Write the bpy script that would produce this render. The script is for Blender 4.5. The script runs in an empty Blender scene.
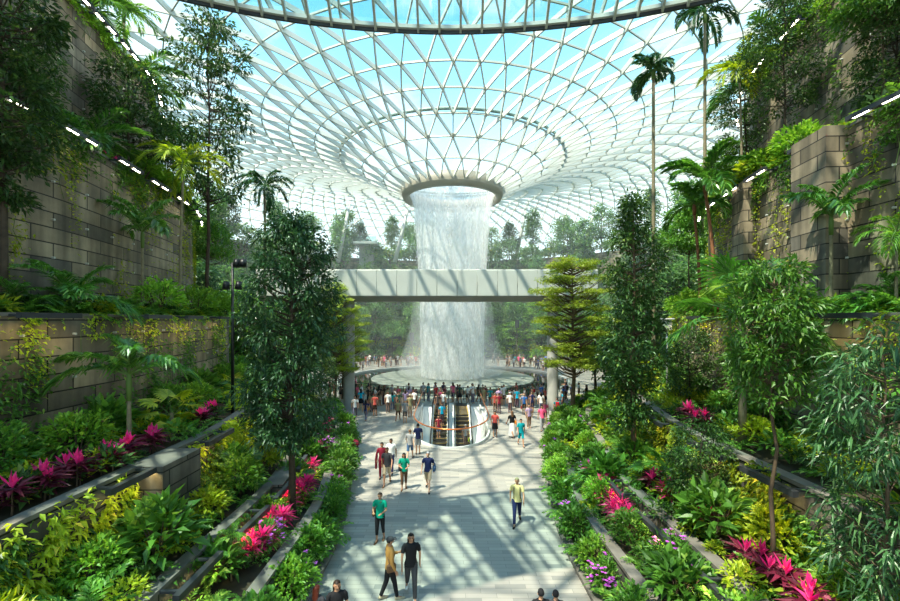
import bpy, math, random
import numpy as np
from mathutils import Vector, Matrix
PI=math.pi
C=bpy.context.scene.collection
F_PX=430.0; HORIZON=320.0; EYE=7.5
def at(px,py,Y):
    """world point seen at pixel (px,py) of the 900x601 photograph at depth Y"""
    return Vector(((px-450)/F_PX*Y, Y, EYE-(py-HORIZON)/F_PX*Y))
# ------------------------------------------------------------------ materials
def nodes(name):
    m=bpy.data.materials.new(name); m.use_nodes=True
    nt=m.node_tree; nt.nodes.clear()
    return m,nt,nt.nodes.new('ShaderNodeOutputMaterial')
def N(nt,t,**kw):
    n=nt.nodes.new(t)
    for k,v in kw.items():
        if k in n.inputs: n.inputs[k].default_value=v
        else: setattr(n,k,v)
    return n
def L(nt,a,b): nt.links.new(a,b)
def plain(name,col,rough=.6,metal=0.,noise=0.,scale=8.,spec=.4,alpha=None):
    m,nt,out=nodes(name)
    p=N(nt,'ShaderNodeBsdfPrincipled'); p.inputs['Roughness'].default_value=rough; p.inputs['Metallic'].default_value=metal
    p.inputs['Specular IOR Level'].default_value=spec
    p.inputs['Base Color'].default_value=(*col,1)
    if noise:
        tc=N(nt,'ShaderNodeTexCoord'); nz=N(nt,'ShaderNodeTexNoise'); nz.inputs['Scale'].default_value=scale; nz.inputs['Detail'].default_value=4
        L(nt,tc.outputs['Object'],nz.inputs['Vector'])
        r=N(nt,'ShaderNodeMapRange'); r.inputs[3].default_value=1-noise; r.inputs[4].default_value=1+noise; r.inputs[1].default_value=.25; r.inputs[2].default_value=.75
        L(nt,nz.outputs['Fac'],r.inputs[0])
        mx=N(nt,'ShaderNodeVectorMath',operation='SCALE'); mx.inputs[0].default_value=col
        L(nt,r.outputs[0],mx.inputs['Scale']); L(nt,mx.outputs[0],p.inputs['Base Color'])
    L(nt,p.outputs[0],out.inputs[0]); return m
def leafmat(name,c1,c2,c3=None,trans=.35,rough=.42,spec=.4):
    """each leaf takes its own tone between the colours"""
    m,nt,out=nodes(name)
    g=N(nt,'ShaderNodeNewGeometry'); oi=N(nt,'ShaderNodeObjectInfo')
    cr=N(nt,'ShaderNodeValToRGB'); e=cr.color_ramp.elements
    e[0].color=(*c1,1); e[1].color=(*c2,1)
    if c3: x=cr.color_ramp.elements.new(.93); x.color=(*c2,1); e[-1].color=(*c3,1)
    L(nt,g.outputs['Random Per Island'],cr.inputs[0])
    hs=N(nt,'ShaderNodeHueSaturation'); hs.inputs['Saturation'].default_value=1.0
    mr=N(nt,'ShaderNodeMapRange'); mr.inputs[3].default_value=.95; mr.inputs[4].default_value=1.6
    L(nt,oi.outputs['Random'],mr.inputs[0]); L(nt,mr.outputs[0],hs.inputs['Value']); L(nt,cr.outputs[0],hs.inputs['Color'])
    p=N(nt,'ShaderNodeBsdfPrincipled'); p.inputs['Roughness'].default_value=rough; p.inputs['Specular IOR Level'].default_value=spec
    t=N(nt,'ShaderNodeBsdfTranslucent')
    hs2=N(nt,'ShaderNodeHueSaturation'); hs2.inputs['Hue'].default_value=.48; hs2.inputs['Value'].default_value=1.5; hs2.inputs['Saturation'].default_value=1.05
    L(nt,hs.outputs[0],p.inputs['Base Color']); L(nt,hs.outputs[0],hs2.inputs['Color']); L(nt,hs2.outputs[0],t.inputs['Color'])
    mx=N(nt,'ShaderNodeMixShader'); mx.inputs[0].default_value=trans
    L(nt,p.outputs[0],mx.inputs[1]); L(nt,t.outputs[0],mx.inputs[2]); L(nt,mx.outputs[0],out.inputs[0]); return m
def emis(name,col,s):
    m,nt,out=nodes(name); e=N(nt,'ShaderNodeEmission'); e.inputs[0].default_value=(*col,1); e.inputs[1].default_value=s
    L(nt,e.outputs[0],out.inputs[0]); return m
def glassmat(name,tint,gloss=.07,rough=.02):
    m,nt,out=nodes(name)
    t=N(nt,'ShaderNodeBsdfTransparent'); t.inputs[0].default_value=(*tint,1)
    g=N(nt,'ShaderNodeBsdfGlossy'); g.inputs['Roughness'].default_value=rough
    fr=N(nt,'ShaderNodeFresnel'); fr.inputs[0].default_value=1.45
    ad=N(nt,'ShaderNodeMath',operation='MULTIPLY'); ad.inputs[1].default_value=gloss/.04*.6; ad.use_clamp=True
    L(nt,fr.outputs[0],ad.inputs[0])
    mx=N(nt,'ShaderNodeMixShader'); L(nt,ad.outputs[0],mx.inputs[0]); L(nt,t.outputs[0],mx.inputs[1]); L(nt,g.outputs[0],mx.inputs[2]); L(nt,mx.outputs[0],out.inputs[0]); return m
def stonewall(name,bw,bh,cols,mortar):
    m,nt,out=nodes(name)
    uv=N(nt,'ShaderNodeUVMap'); b=N(nt,'ShaderNodeTexBrick')
    b.inputs['Scale'].default_value=1; b.inputs['Brick Width'].default_value=bw; b.inputs['Row Height'].default_value=bh
    b.inputs['Mortar Size'].default_value=.02; b.inputs['Mortar Smooth'].default_value=.1; b.inputs['Bias'].default_value=0
    b.inputs['Color1'].default_value=(0,0,0,1); b.inputs['Color2'].default_value=(1,1,1,1); b.inputs['Mortar'].default_value=(.5,.5,.5,1)
    L(nt,uv.outputs[0],b.inputs['Vector'])
    cr=N(nt,'ShaderNodeValToRGB'); e=cr.color_ramp.elements; e[0].color=(*cols[0],1); e[1].color=(*cols[-1],1)
    for i,c in enumerate(cols[1:-1]): x=e.new((i+1)/(len(cols)-1)); x.color=(*c,1)
    L(nt,b.outputs['Color'],cr.inputs[0])
    nz=N(nt,'ShaderNodeTexNoise'); nz.inputs['Scale'].default_value=.55; nz.inputs['Detail'].default_value=8; nz.inputs['Roughness'].default_value=.65
    L(nt,uv.outputs[0],nz.inputs['Vector'])
    mr=N(nt,'ShaderNodeMapRange'); mr.inputs[1].default_value=.3; mr.inputs[2].default_value=.7; mr.inputs[3].default_value=.5; mr.inputs[4].default_value=1.35
    L(nt,nz.outputs['Fac'],mr.inputs[0])
    mp=N(nt,'ShaderNodeMapping'); mp.inputs['Scale'].default_value=(1.6,.16,1); L(nt,uv.outputs[0],mp.inputs['Vector'])
    n2=N(nt,'ShaderNodeTexNoise'); n2.inputs['Scale'].default_value=1.2; n2.inputs['Detail'].default_value=6; L(nt,mp.outputs[0],n2.inputs['Vector'])
    m2=N(nt,'ShaderNodeMapRange'); m2.inputs[1].default_value=.35; m2.inputs[2].default_value=.65; m2.inputs[3].default_value=.5; m2.inputs[4].default_value=1.25; L(nt,n2.outputs['Fac'],m2.inputs[0])
    pr=N(nt,'ShaderNodeMath',operation='MULTIPLY'); L(nt,mr.outputs[0],pr.inputs[0]); L(nt,m2.outputs[0],pr.inputs[1])
    sc=N(nt,'ShaderNodeVectorMath',operation='SCALE'); L(nt,cr.outputs[0],sc.inputs[0]); L(nt,pr.outputs[0],sc.inputs['Scale'])
    mx=N(nt,'ShaderNodeMix',data_type='RGBA'); mx.inputs[7].default_value=(*mortar,1)
    L(nt,b.outputs['Fac'],mx.inputs[0]); L(nt,sc.outputs[0],mx.inputs[6])
    p=N(nt,'ShaderNodeBsdfPrincipled'); p.inputs['Roughness'].default_value=.75; L(nt,mx.outputs[2],p.inputs['Base Color'])
    bp=N(nt,'ShaderNodeBump'); bp.inputs['Strength'].default_value=.6; bp.inputs['Distance'].default_value=.03; bp.invert=True
    L(nt,b.outputs['Fac'],bp.inputs['Height']); L(nt,bp.outputs[0],p.inputs['Normal'])
    L(nt,p.outputs[0],out.inputs[0]); return m
M={}
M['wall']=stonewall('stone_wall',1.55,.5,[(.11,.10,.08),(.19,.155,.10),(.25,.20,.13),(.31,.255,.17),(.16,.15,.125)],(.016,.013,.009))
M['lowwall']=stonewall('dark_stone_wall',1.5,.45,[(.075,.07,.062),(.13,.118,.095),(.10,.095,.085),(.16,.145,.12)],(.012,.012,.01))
M['cap']=plain('stone_capping',(.15,.14,.12),.7,noise=.3,scale=2)
M['soil']=plain('soil',(.035,.028,.015),.95,noise=.4,scale=3)
M['steel']=plain('pale_steel',(.50,.51,.47),.45,.0,noise=.05)
M['latt']=plain('lattice_paint',(.64,.66,.61),.5); M['lattring']=plain('ring_beam_paint',(.40,.42,.37),.5)
M['ring']=plain('ring_metal',(.30,.28,.22),.5,.0)
M['black']=plain('black_metal',(.012,.014,.016),.4,.3)
M['darkgrey']=plain('dark_grey_metal',(.045,.05,.055),.45,.3)
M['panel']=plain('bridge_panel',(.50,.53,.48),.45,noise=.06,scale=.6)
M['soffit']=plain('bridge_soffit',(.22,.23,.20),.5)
M['column']=plain('column_cladding',(.34,.34,.31),.5,noise=.08,scale=2)
M['bark']=plain('bark',(.11,.075,.045),.85,noise=.4,scale=6)
M['barkpale']=plain('pale_bark',(.22,.17,.11),.85,noise=.35,scale=6)
M['barkdark']=plain('dark_bark',(.05,.036,.022),.85,noise=.4,scale=6)
M['palmtrunk']=plain('palm_trunk',(.20,.17,.10),.8,noise=.3,scale=10)
M['palmred']=plain('red_palm_trunk',(.22,.09,.035),.7,noise=.3,scale=10)
M['stem']=plain('green_stem',(.09,.16,.03),.6)
M['led']=emis('light_diffuser',(1,.90,.68),20); M['ledwarm']=emis('warm_light_diffuser',(1,.74,.30),42)
M['g_dark']=leafmat('leaf_dark',(.014,.045,.010),(.05,.115,.022),(.16,.22,.05),trans=.28,rough=.42,spec=.4)
M['g_blue']=leafmat('leaf_blue_green',(.014,.048,.016),(.045,.12,.034),(.15,.24,.08),trans=.25,rough=.38,spec=.5)
M['g_mid']=leafmat('leaf_mid',(.03,.10,.012),(.09,.23,.028),(.24,.37,.06))
M['g_lite']=leafmat('leaf_light',(.06,.17,.015),(.17,.34,.035),(.34,.47,.07),trans=.4)
M['g_yel']=leafmat('leaf_yellow_green',(.15,.24,.012),(.36,.44,.03),(.56,.50,.07),trans=.42)
M['g_fern']=leafmat('leaf_fern',(.045,.14,.014),(.14,.31,.04),(.30,.44,.08),trans=.4)
M['g_palm']=leafmat('leaf_palm',(.025,.10,.012),(.09,.24,.03),(.26,.36,.07),rough=.33,spec=.6)
M['g_palmd']=leafmat('leaf_palm_dark',(.010,.048,.014),(.035,.12,.03),(.13,.21,.06),rough=.33,spec=.6)
M['g_palmy']=leafmat('leaf_palm_yellow',(.15,.24,.015),(.32,.40,.03),(.52,.50,.08),trans=.42)
M['g_far']=leafmat('leaf_far',(.035,.10,.03),(.11,.235,.06),(.26,.40,.11),trans=.42)
M['pink']=leafmat('leaf_pink',(.58,.02,.16),(.80,.06,.27),(.85,.25,.4),trans=.4)
M['pinkd']=leafmat('leaf_dusky_pink',(.22,.012,.06),(.62,.05,.19),(.75,.2,.3),trans=.35)
M['g_term']=leafmat('leaf_terminalia',(.13,.21,.018),(.30,.40,.05),(.48,.52,.12),trans=.45)
M['maroon']=leafmat('leaf_maroon',(.045,.006,.014),(.14,.015,.035),(.32,.03,.08),trans=.25)
M['purple']=leafmat('petal_purple',(.32,.05,.36),(.6,.16,.62),(.75,.45,.8),trans=.4)
# ------------------------------------------------------------------ geometry
class G:
    def __init__(s): s.V=[];s.F=[];s.n=0
    def add(s,v,f,mi=0):
        v=np.asarray(v,float).reshape(-1,3); f=np.asarray(f,int)
        s.V.append(v); s.F.append((f+s.n,mi)); s.n+=len(v)
    def merge(s,g,Mx=None,mi=None):
        if not g.n: return
        v=np.concatenate(g.V)
        if Mx is not None:
            m=np.array(Mx); v=v@m[:3,:3].T+m[:3,3]
        s.V.append(v)
        for f,i in g.F: s.F.append((f+s.n,i if mi is None else mi))
        s.n+=len(v)
    def mesh(s,name,mats,smooth=False):
        me=bpy.data.meshes.new(name)
        v=np.concatenate(s.V) if s.V else np.zeros((0,3))
        tot=[];loops=[];mi=[]
        for f,i in s.F:
            if len(f)==0: continue
            tot.append(np.full(len(f),f.shape[1])); loops.append(f.ravel()); mi.append(np.full(len(f),i))
        tot=np.concatenate(tot); loops=np.concatenate(loops); mi=np.concatenate(mi)
        me.vertices.add(len(v)); me.vertices.foreach_set('co',v.ravel())
        me.loops.add(len(loops)); me.loops.foreach_set('vertex_index',loops.astype(np.int32))
        me.polygons.add(len(tot)); st=np.concatenate([[0],np.cumsum(tot)[:-1]])
        me.polygons.foreach_set('loop_start',st.astype(np.int32)); me.polygons.foreach_set('loop_total',tot.astype(np.int32))
        for m in mats: me.materials.append(m)
        me.polygons.foreach_set('material_index',mi.astype(np.int32))
        me.polygons.foreach_set('use_smooth',np.full(len(tot),bool(smooth)))
        me.update(); me.validate()
        return me
BOXF=np.array([[0,3,2,1],[4,5,6,7],[0,1,5,4],[1,2,6,5],[2,3,7,6],[3,0,4,7]])
def box(g,c,s,mi=0,rz=0):
    x,y,z=[q/2 for q in s]
    v=np.array([[-x,-y,-z],[x,-y,-z],[x,y,-z],[-x,y,-z],[-x,-y,z],[x,-y,z],[x,y,z],[-x,y,z]])
    if rz: c_,s_=math.cos(rz),math.sin(rz); v=v@np.array([[c_,s_,0],[-s_,c_,0],[0,0,1]])
    g.add(v+np.array(c),BOXF,mi)
def bevbox(g,c,s,b,mi=0):
    """box with chamfered vertical and top edges"""
    x,y,z=[q/2 for q in s]
    def ring(i,zz): 
        a,bb=x-i,y-i
        return [[-a+b,-bb,zz],[a-b,-bb,zz],[a,-bb+b,zz],[a,bb-b,zz],[a-b,bb,zz],[-a+b,bb,zz],[-a,bb-b,zz],[-a,-bb+b,zz]]
    v=np.array(ring(b*.6,-z)+ring(0,-z+b)+ring(0,z-b)+ring(b*.6,z))+np.array(c)
    for k in range(3): pass
    f=[[k*8+i,k*8+(i+1)%8,(k+1)*8+(i+1)%8,(k+1)*8+i] for k in range(3) for i in range(8)]
    o=g.n; g.add(v,np.array(f),mi)
    g.F.append((np.array([[7,6,5,4,3,2,1,0]])+o,mi)); g.F.append((np.array([[24,25,26,27,28,29,30,31]])+o,mi))
def tube(g,P,R,n=6,mi=0,cap=True,ry=None):
    P=[Vector(p) for p in P]; k=len(P)
    if not hasattr(R,'__len__'): R=[R]*k
    V=[]; up=None
    for i in range(k):
        d=(P[min(i+1,k-1)]-P[max(i-1,0)]).normalized()
        if up is None:
            a=Vector((0,0,1)) if abs(d.z)<.9 else Vector((0,1,0))
            up=(a-d*a.dot(d)).normalized()
        else: up=(up-d*up.dot(d)).normalized()
        sd=d.cross(up)
        rr=R[i]; r2=rr if ry is None else ry[i]
        for j in range(n):
            a=2*PI*j/n; V.append(P[i]+sd*math.cos(a)*rr+up*math.sin(a)*r2)
    f=[[i*n+j,i*n+(j+1)%n,(i+1)*n+(j+1)%n,(i+1)*n+j] for i in range(k-1) for j in range(n)]
    o=g.n; g.add(np.array([tuple(v) for v in V]),np.array(f),mi)
    if cap:
        g.F.append((np.array([list(range(n))[::-1]])+o,mi)); g.F.append((np.array([list(range(n))])+o+(k-1)*n,mi))
def lathe(g,prof,n=16,mi=0,c=(0,0,0),a0=0,a1=2*PI,sx=1,sy=1):
    full=abs(a1-a0-2*PI)<1e-6; m=n if full else n+1
    V=[]
    for r,z in prof:
        for j in range(m):
            a=a0+(a1-a0)*j/n; V.append((c[0]+r*math.cos(a)*sx,c[1]+r*math.sin(a)*sy,c[2]+z))
    f=[[i*m+j,i*m+(j+1)%m,(i+1)*m+(j+1)%m,(i+1)*m+j] for i in range(len(prof)-1) for j in range(n)]
    g.add(np.array(V),np.array(f),mi)
def ellipsoid(g,c,r,nu=12,nv=8,mi=0):
    prof=[(max(math.sin(PI*i/nv),.001),-math.cos(PI*i/nv)) for i in range(nv+1)]
    h=G(); lathe(h,prof,nu); v=h.V[0]*np.array(r)+np.array(c); g.add(v,h.F[0][0],mi)
def unit(a): return a/np.maximum(np.linalg.norm(a,axis=1,keepdims=True),1e-9)
def leaves(g,P,D,Ln,W,droop=.15,fold=.25,mi=0,up=None,rng=None,mid=.45):
    """n leaves, each a midrib with two folded halves: 5 points, 4 triangles"""
    n=len(P)
    if n==0: return
    D=unit(np.asarray(D,float)); Ln=np.broadcast_to(np.asarray(Ln,float),(n,))[:,None]; W=np.broadcast_to(np.asarray(W,float),(n,))[:,None]
    if up is None: up=np.array([[0,0,1.]])+ (rng.normal(0,.35,(n,3)) if rng is not None else 0)
    S=unit(np.cross(D,up)+1e-6); U=np.cross(S,D)
    droop=np.broadcast_to(np.asarray(droop,float),(n,))[:,None]
    z=np.array([[0,0,1.]])
    b=P; mdl=P+D*Ln*mid-z*droop*Ln*.15; tip=P+D*Ln-z*droop*Ln
    l=mdl-S*W*.5+U*W*fold; r=mdl+S*W*.5+U*W*fold
    V=np.stack([b,r,mdl,l,tip],1).reshape(-1,3)
    base=np.arange(n)[:,None,None]*5
    f=(np.array([[0,1,2],[0,2,3],[1,4,2],[2,4,3]])[None]+base).reshape(-1,3)
    g.add(V,f,mi)
# ------------------------------------------------------------------ objects
def put(o,parent=None):
    C.objects.link(o)
    if parent is not None: o.parent=parent
    return o
def part(name,g,mats,parent=None,smooth=False,loc=None,label=None):
    if not isinstance(mats,(list,tuple)): mats=[mats]
    me=g.mesh(name,mats,smooth) if isinstance(g,G) else g
    o=put(bpy.data.objects.new(name,me),parent)
    if loc is not None: o.location=loc
    if label: o['label']=label
    return o
def tag(o,label=None,cat=None,group=None,kind=None):
    if label: o['label']=label
    if cat: o['category']=cat
    if group: o['group']=group
    if kind: o['kind']=kind
    return o
def thing(name,label=None,cat=None,loc=(0,0,0),rz=0,group=None,kind=None,s=1):
    o=put(bpy.data.objects.new(name,None)); o.empty_display_size=.2; o.location=loc; o.rotation_euler=(0,0,rz)
    if s!=1: o.scale=(s,)*3 if not hasattr(s,'__len__') else s
    return tag(o,label,cat,group,kind)
def dup(root,loc,rz=0,s=1,label=None,cat=None,group=None):
    r=root.copy(); C.objects.link(r); r.location=loc; r.rotation_euler=(0,0,rz)
    r.scale=(s,)*3 if not hasattr(s,'__len__') else s
    tag(r,label,cat,group)
    for ch in root.children:
        c=ch.copy(); C.objects.link(c); c.parent=r
        for gc in ch.children:
            d=gc.copy(); C.objects.link(d); d.parent=c
    return r
ORD='first second third fourth fifth sixth seventh eighth ninth tenth eleventh twelfth thirteenth fourteenth fifteenth sixteenth seventeenth eighteenth nineteenth twentieth'.split()
TENS={2:'twenty',3:'thirty',4:'forty',5:'fifty',6:'sixty',7:'seventy',8:'eighty',9:'ninety'}
def nth(i):
    if i<20: return ORD[i]
    n=i+1
    if n%10==0: return TENS[n//10][:-1]+'ieth'
    return TENS[n//10]+'-'+ORD[n%10-1]
# ================================================================== the place
# base line of the planted valley (right side; mirrored on the left), tiers step outward from it
BASE=[(3.8,-3),(3.8,4),(3.8,10),(3.8,15),(4.6,20),(5.6,25),(7.2,30),(10,36),(15,42),(20.5,50),(23,58),(22.5,67),(18.5,75),(10,81),(0,83)]
def catmull(P,k=4):
    P=[Vector(p) for p in P]; Q=[P[0]*2-P[1]]+P+[P[-1]*2-P[-2]]; out=[]
    for i in range(1,len(Q)-2):
        for j in range(k):
            t=j/k; a,b,c,d=Q[i-1:i+3]
            out.append(.5*((2*b)+(c-a)*t+(2*a-5*b+4*c-d)*t*t+(3*b-a-3*c+d)*t**3))
    out.append(P[-1]); return out
BL=catmull(BASE)
BN=[]
for i in range(len(BL)):
    d=(BL[min(i+1,len(BL)-1)]-BL[max(i-1,0)]).normalized(); BN.append(Vector((d.y,-d.x)))
BN[-1]=Vector((0,1))
OFF=[0,.75,2.3,4.3,7.2,9.2,11.3]; TOP=[.12,1.0,1.8,3.65,7.6,13.75,20.8]
def tierline(k,side,extra=0):
    o=OFF[k]+extra
    sc=lambda y: 1 if y<28 else min(1+.012*(y-28),1.35)
    return [Vector((side*(b.x+n.x*o*sc(b.y)),b.y+n.y*o*sc(b.y))) for b,n in zip(BL,BN)]
def onwall(k,side,Y,extra=0):
    """point and outward (towards the path) normal on tier wall k at depth Y"""
    P=tierline(k,side,extra)
    for a,b in zip(P,P[1:]):
        if a.y<=Y<=b.y:
            t=(Y-a.y)/(b.y-a.y); p=a.lerp(b,t); d=(b-a).normalized()
            return Vector((p.x,p.y,TOP[k])), Vector((-side*d.y,side*d.x,0)) , math.atan2(d.y,d.x)
    return None
SIDE={-1:'left',1:'right'}
TN=['kerb along the path','lowest planter wall','second planter wall','third planter wall','tall wall at eye level','upper stone wall','topmost stone wall']
def wallmesh(k,side):
    P=tierline(k,side); z1=TOP[k]; z0=TOP[k-1]-.3 if k else -.3
    n=len(P); th=.28
    Q=tierline(k,side,th)
    V=[];U=[];Fc=[];mi=[]
    u=0; us=[0]
    for a,b in zip(P,P[1:]): u+=(b-a).length; us.append(u)
    me=bpy.data.meshes.new('wall'); 
    for i in range(n):
        V+= [(P[i].x,P[i].y,z0),(P[i].x,P[i].y,z1),(Q[i].x,Q[i].y,z1),(Q[i].x,Q[i].y,z0)]
    fc=[];uv=[]
    for i in range(n-1):
        a=i*4;b=a+4
        fc.append([a,b,b+1,a+1]); uv.append([(us[i],z0),(us[i+1],z0),(us[i+1],z1),(us[i],z1)]); mi.append(0)
        fc.append([a+1,b+1,b+2,a+2]); uv.append([(0,0)]*4); mi.append(1)
        fc.append([a+2,b+2,b+3,a+3]); uv.append([(us[i],z1),(us[i+1],z1),(us[i+1],z0),(us[i],z0)]); mi.append(0)
    fc.append([0,1,2,3]); uv.append([(0,0)]*4); mi.append(0)
    me.from_pydata(V,[],fc); l=me.uv_layers.new(name='UVMap'); j=0
    for q in uv:
        for c in q: l.data[j].uv=c; j+=1
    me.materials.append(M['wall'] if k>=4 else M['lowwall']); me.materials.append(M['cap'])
    for p,m_ in zip(me.polygons,mi): p.material_index=m_
    return me
for side in (-1,1):
    for k in range(0,7):
        o=put(bpy.data.objects.new('wall_'+SIDE[side],wallmesh(k,side)))
        tag(o,'stone block %s of the %s terraces'%(TN[k],SIDE[side]),kind='structure')
        # capping stone
        g=G(); P=tierline(k,side,-.05); Q=tierline(k,side,.28); z=TOP[k]
        V=[]
        for a,b in zip(P,Q): V+=[(a.x,a.y,z),(b.x,b.y,z),(b.x,b.y,z+.09),(a.x,a.y,z+.09)]
        f=[]
        for i in range(len(P)-1):
            a=i*4;b=a+4
            f+=[[a,b,b+3,a+3],[a+3,b+3,b+2,a+2],[a+2,b+2,b+1,a+1],[a+1,b+1,b,a]]
        g.add(V,f); part('capping',g,M['cap'],o)
        # soil bed behind
        g=G(); P=tierline(k,side,.27); Q=tierline(k+1,side,.02) if k<6 else tierline(k,side,16)
        z=TOP[k]-.06; V=[]
        for a,b in zip(P,Q): V+=[(a.x,a.y,z),(b.x,b.y,z)]
        g.add(V,[[i*2,i*2+2,i*2+3,i*2+1] for i in range(len(P)-1)])
        s_=part('trim_%d'%(k+1+(7 if side>0 else 0)),g,M['soil']); tag(s_,'dark soil bed on top of the %s %s'%(SIDE[side],TN[k]),kind='structure')
# projecting piers of the walls
def pier(k,side,Y0,Y1,out,label,zx=.0):
    a,n,_=onwall(k,side,Y0); b,n2,_=onwall(k,side,Y1); z0=TOP[k-1]-.3; z1=TOP[k]+zx
    P=[a-n*.1,a+n*out,b+n2*out,b-n2*.1]; me=bpy.data.meshes.new('pier'); V=[(p.x,p.y,z0) for p in P]+[(p.x,p.y,z1) for p in P]
    F_=[[0,1,5,4],[1,2,6,5],[2,3,7,6],[4,5,6,7]]; me.from_pydata(V,[],F_); l=me.uv_layers.new(name='UVMap'); w=[out+.1,(b-a).length,out+.1]; j=0; u=.4
    for q in range(3):
        for uu,zz in ((u,z0),(u+w[q],z0),(u+w[q],z1),(u,z1)): l.data[j].uv=(uu,zz); j+=1
        u+=w[q]
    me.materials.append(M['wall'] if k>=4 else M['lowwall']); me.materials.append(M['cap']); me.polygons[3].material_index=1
    o=put(bpy.data.objects.new('wall_'+SIDE[side],me)); tag(o,label,kind='structure')
pier(3,-1,11.0,12.6,.75,'projecting stone pier of the left third planter wall',.1)
pier(5,1,14.0,15.6,.7,'projecting stone pier of the right upper wall',.1)
pier(5,1,19.5,20.6,.5,'narrow projecting pier of the right upper wall',.1)
pier(2,-1,14.6,16,.4,'projecting pier of the left second planter wall',.1)
# ------------------------------------------------------------------ floor
def floormat():
    m,nt,out=nodes('stone_paving')
    tc=N(nt,'ShaderNodeTexCoord'); b=N(nt,'ShaderNodeTexBrick')
    b.inputs['Scale'].default_value=1; b.inputs['Brick Width'].default_value=.85; b.inputs['Row Height'].default_value=.2
    b.inputs['Mortar Size'].default_value=.007; b.inputs['Color1'].default_value=(0,0,0,1); b.inputs['Color2'].default_value=(1,1,1,1); b.inputs['Mortar'].default_value=(.5,.5,.5,1)
    L(nt,tc.outputs['Object'],b.inputs['Vector'])
    cr=N(nt,'ShaderNodeValToRGB'); e=cr.color_ramp.elements; e[0].color=(.19,.19,.175,1); e[1].color=(.38,.355,.30,1); x=e.new(.5); x.color=(.28,.27,.24,1); x=e.new(.25); x.color=(.32,.305,.265,1)
    L(nt,b.outputs['Color'],cr.inputs[0])
    nz=N(nt,'ShaderNodeTexNoise'); nz.inputs['Scale'].default_value=.35; nz.inputs['Detail'].default_value=6; L(nt,tc.outputs['Object'],nz.inputs['Vector'])
    mr=N(nt,'ShaderNodeMapRange'); mr.inputs[1].default_value=.3; mr.inputs[2].default_value=.7; mr.inputs[3].default_value=.85; mr.inputs[4].default_value=1.12; L(nt,nz.outputs['Fac'],mr.inputs[0])
    sc=N(nt,'ShaderNodeVectorMath',operation='SCALE'); L(nt,cr.outputs[0],sc.inputs[0]); L(nt,mr.outputs[0],sc.inputs['Scale'])
    mx=N(nt,'ShaderNodeMix',data_type='RGBA'); mx.inputs[7].default_value=(.17,.165,.15,1); L(nt,b.outputs['Fac'],mx.inputs[0]); L(nt,sc.outputs[0],mx.inputs[6])
    p=N(nt,'ShaderNodeBsdfPrincipled'); p.inputs['Roughness'].default_value=.42; L(nt,mx.outputs[2],p.inputs['Base Color'])
    L(nt,p.outputs[0],out.inputs[0]); return m
M['floor']=floormat()
PC=Vector((.3,55.5)); PR=14.3                      # pool centre and outer radius
WX=.1; WY0=25.0; WYB=38.0; WA=2.45; WB=4.2          # escalator well: curved end, back, half width, depth of the curve
def wellloop(off=0,n=24):
    P=[]
    for i in range(n+1):
        a=PI+PI*i/n
        P.append(Vector((WX+(WA+off)*math.cos(a),WY0+WB+(WB+off)*math.sin(a))))
    return [Vector((WX-WA-off,WYB+off))]+P+[Vector((WX+WA+off,WYB+off))]
import bmesh
bm=bmesh.new()
def loop(pts):
    vs=[bm.verts.new((p[0],p[1],0)) for p in pts]
    return [bm.edges.new((vs[i],vs[(i+1)%len(vs)])) for i in range(len(vs))]
ed=loop([(p.x+ (.1),p.y) for p in tierline(0,1,.15)]+[(p.x-.1,p.y) for p in reversed(tierline(0,-1,.15)[:-1])])
ed+=loop(wellloop()); ed+=loop([(PC.x+PR*math.cos(2*PI*i/72),PC.y+PR*math.sin(2*PI*i/72)) for i in range(72)])
bmesh.ops.triangle_fill(bm,edges=ed,use_beauty=True,use_dissolve=False)
bmesh.ops.recalc_face_normals(bm,faces=bm.faces)
for f in list(bm.faces):
    if f.normal.z<0: f.normal_flip()
me=bpy.data.meshes.new('floor'); bm.to_mesh(me); bm.free(); me.materials.append(M['floor'])
fl=put(bpy.data.objects.new('floor',me)); tag(fl,'pale grey stone plank paving of the walkway and plaza',kind='structure')
# ------------------------------------------------------------------ pool
pool=thing('pool','round pool with a pale raised water disc under the waterfall','pool',(PC.x,PC.y,0))
M['basin']=plain('pool_basin',(.05,.06,.055),.5)
M['rim']=plain('pool_rim',(.42,.43,.40),.5)
M['darkwater']=plain('dark_pool_water',(.012,.02,.016),.06,spec=.6)
m,nt,out=nodes('pale_pool_water')
p=N(nt,'ShaderNodeBsdfPrincipled'); p.inputs['Base Color'].default_value=(.25,.275,.235,1); p.inputs['Roughness'].default_value=.28
tc=N(nt,'ShaderNodeTexCoord'); nz=N(nt,'ShaderNodeTexNoise'); nz.inputs['Scale'].default_value=3; nz.inputs['Detail'].default_value=5; L(nt,tc.outputs['Object'],nz.inputs['Vector'])
bp=N(nt,'ShaderNodeBump'); bp.inputs['Strength'].default_value=.15; bp.inputs['Distance'].default_value=.03; L(nt,nz.outputs['Fac'],bp.inputs['Height']); L(nt,bp.outputs[0],p.inputs['Normal'])
L(nt,p.outputs[0],out.inputs[0]); M['palewater']=m
g=G(); lathe(g,[(PR,-.0),(PR,-1.2),(PR-.3,-1.3),(0.01,-1.3)],72); part('basin',g,M['basin'],pool)
g=G(); lathe(g,[(PR-.02,-.25),(PR-.02,.12),(PR+.35,.12),(PR+.35,0)],72); part('rim',g,M['rim'],pool)
g=G(); lathe(g,[(PR-.03,-.12),(9.8,-.12)],72); part('dark_water',g,M['darkwater'],pool,label='dark reflecting outer water')
g=G(); lathe(g,[(10.2,-1.2),(10.3,.0),(10.35,.12),(10.2,.17),(9.9,.15),(6,.12),(3,.10),(.01,.09)],72); part('water_disc',g,M['palewater'],pool,True,label='pale shallow water disc')
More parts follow.
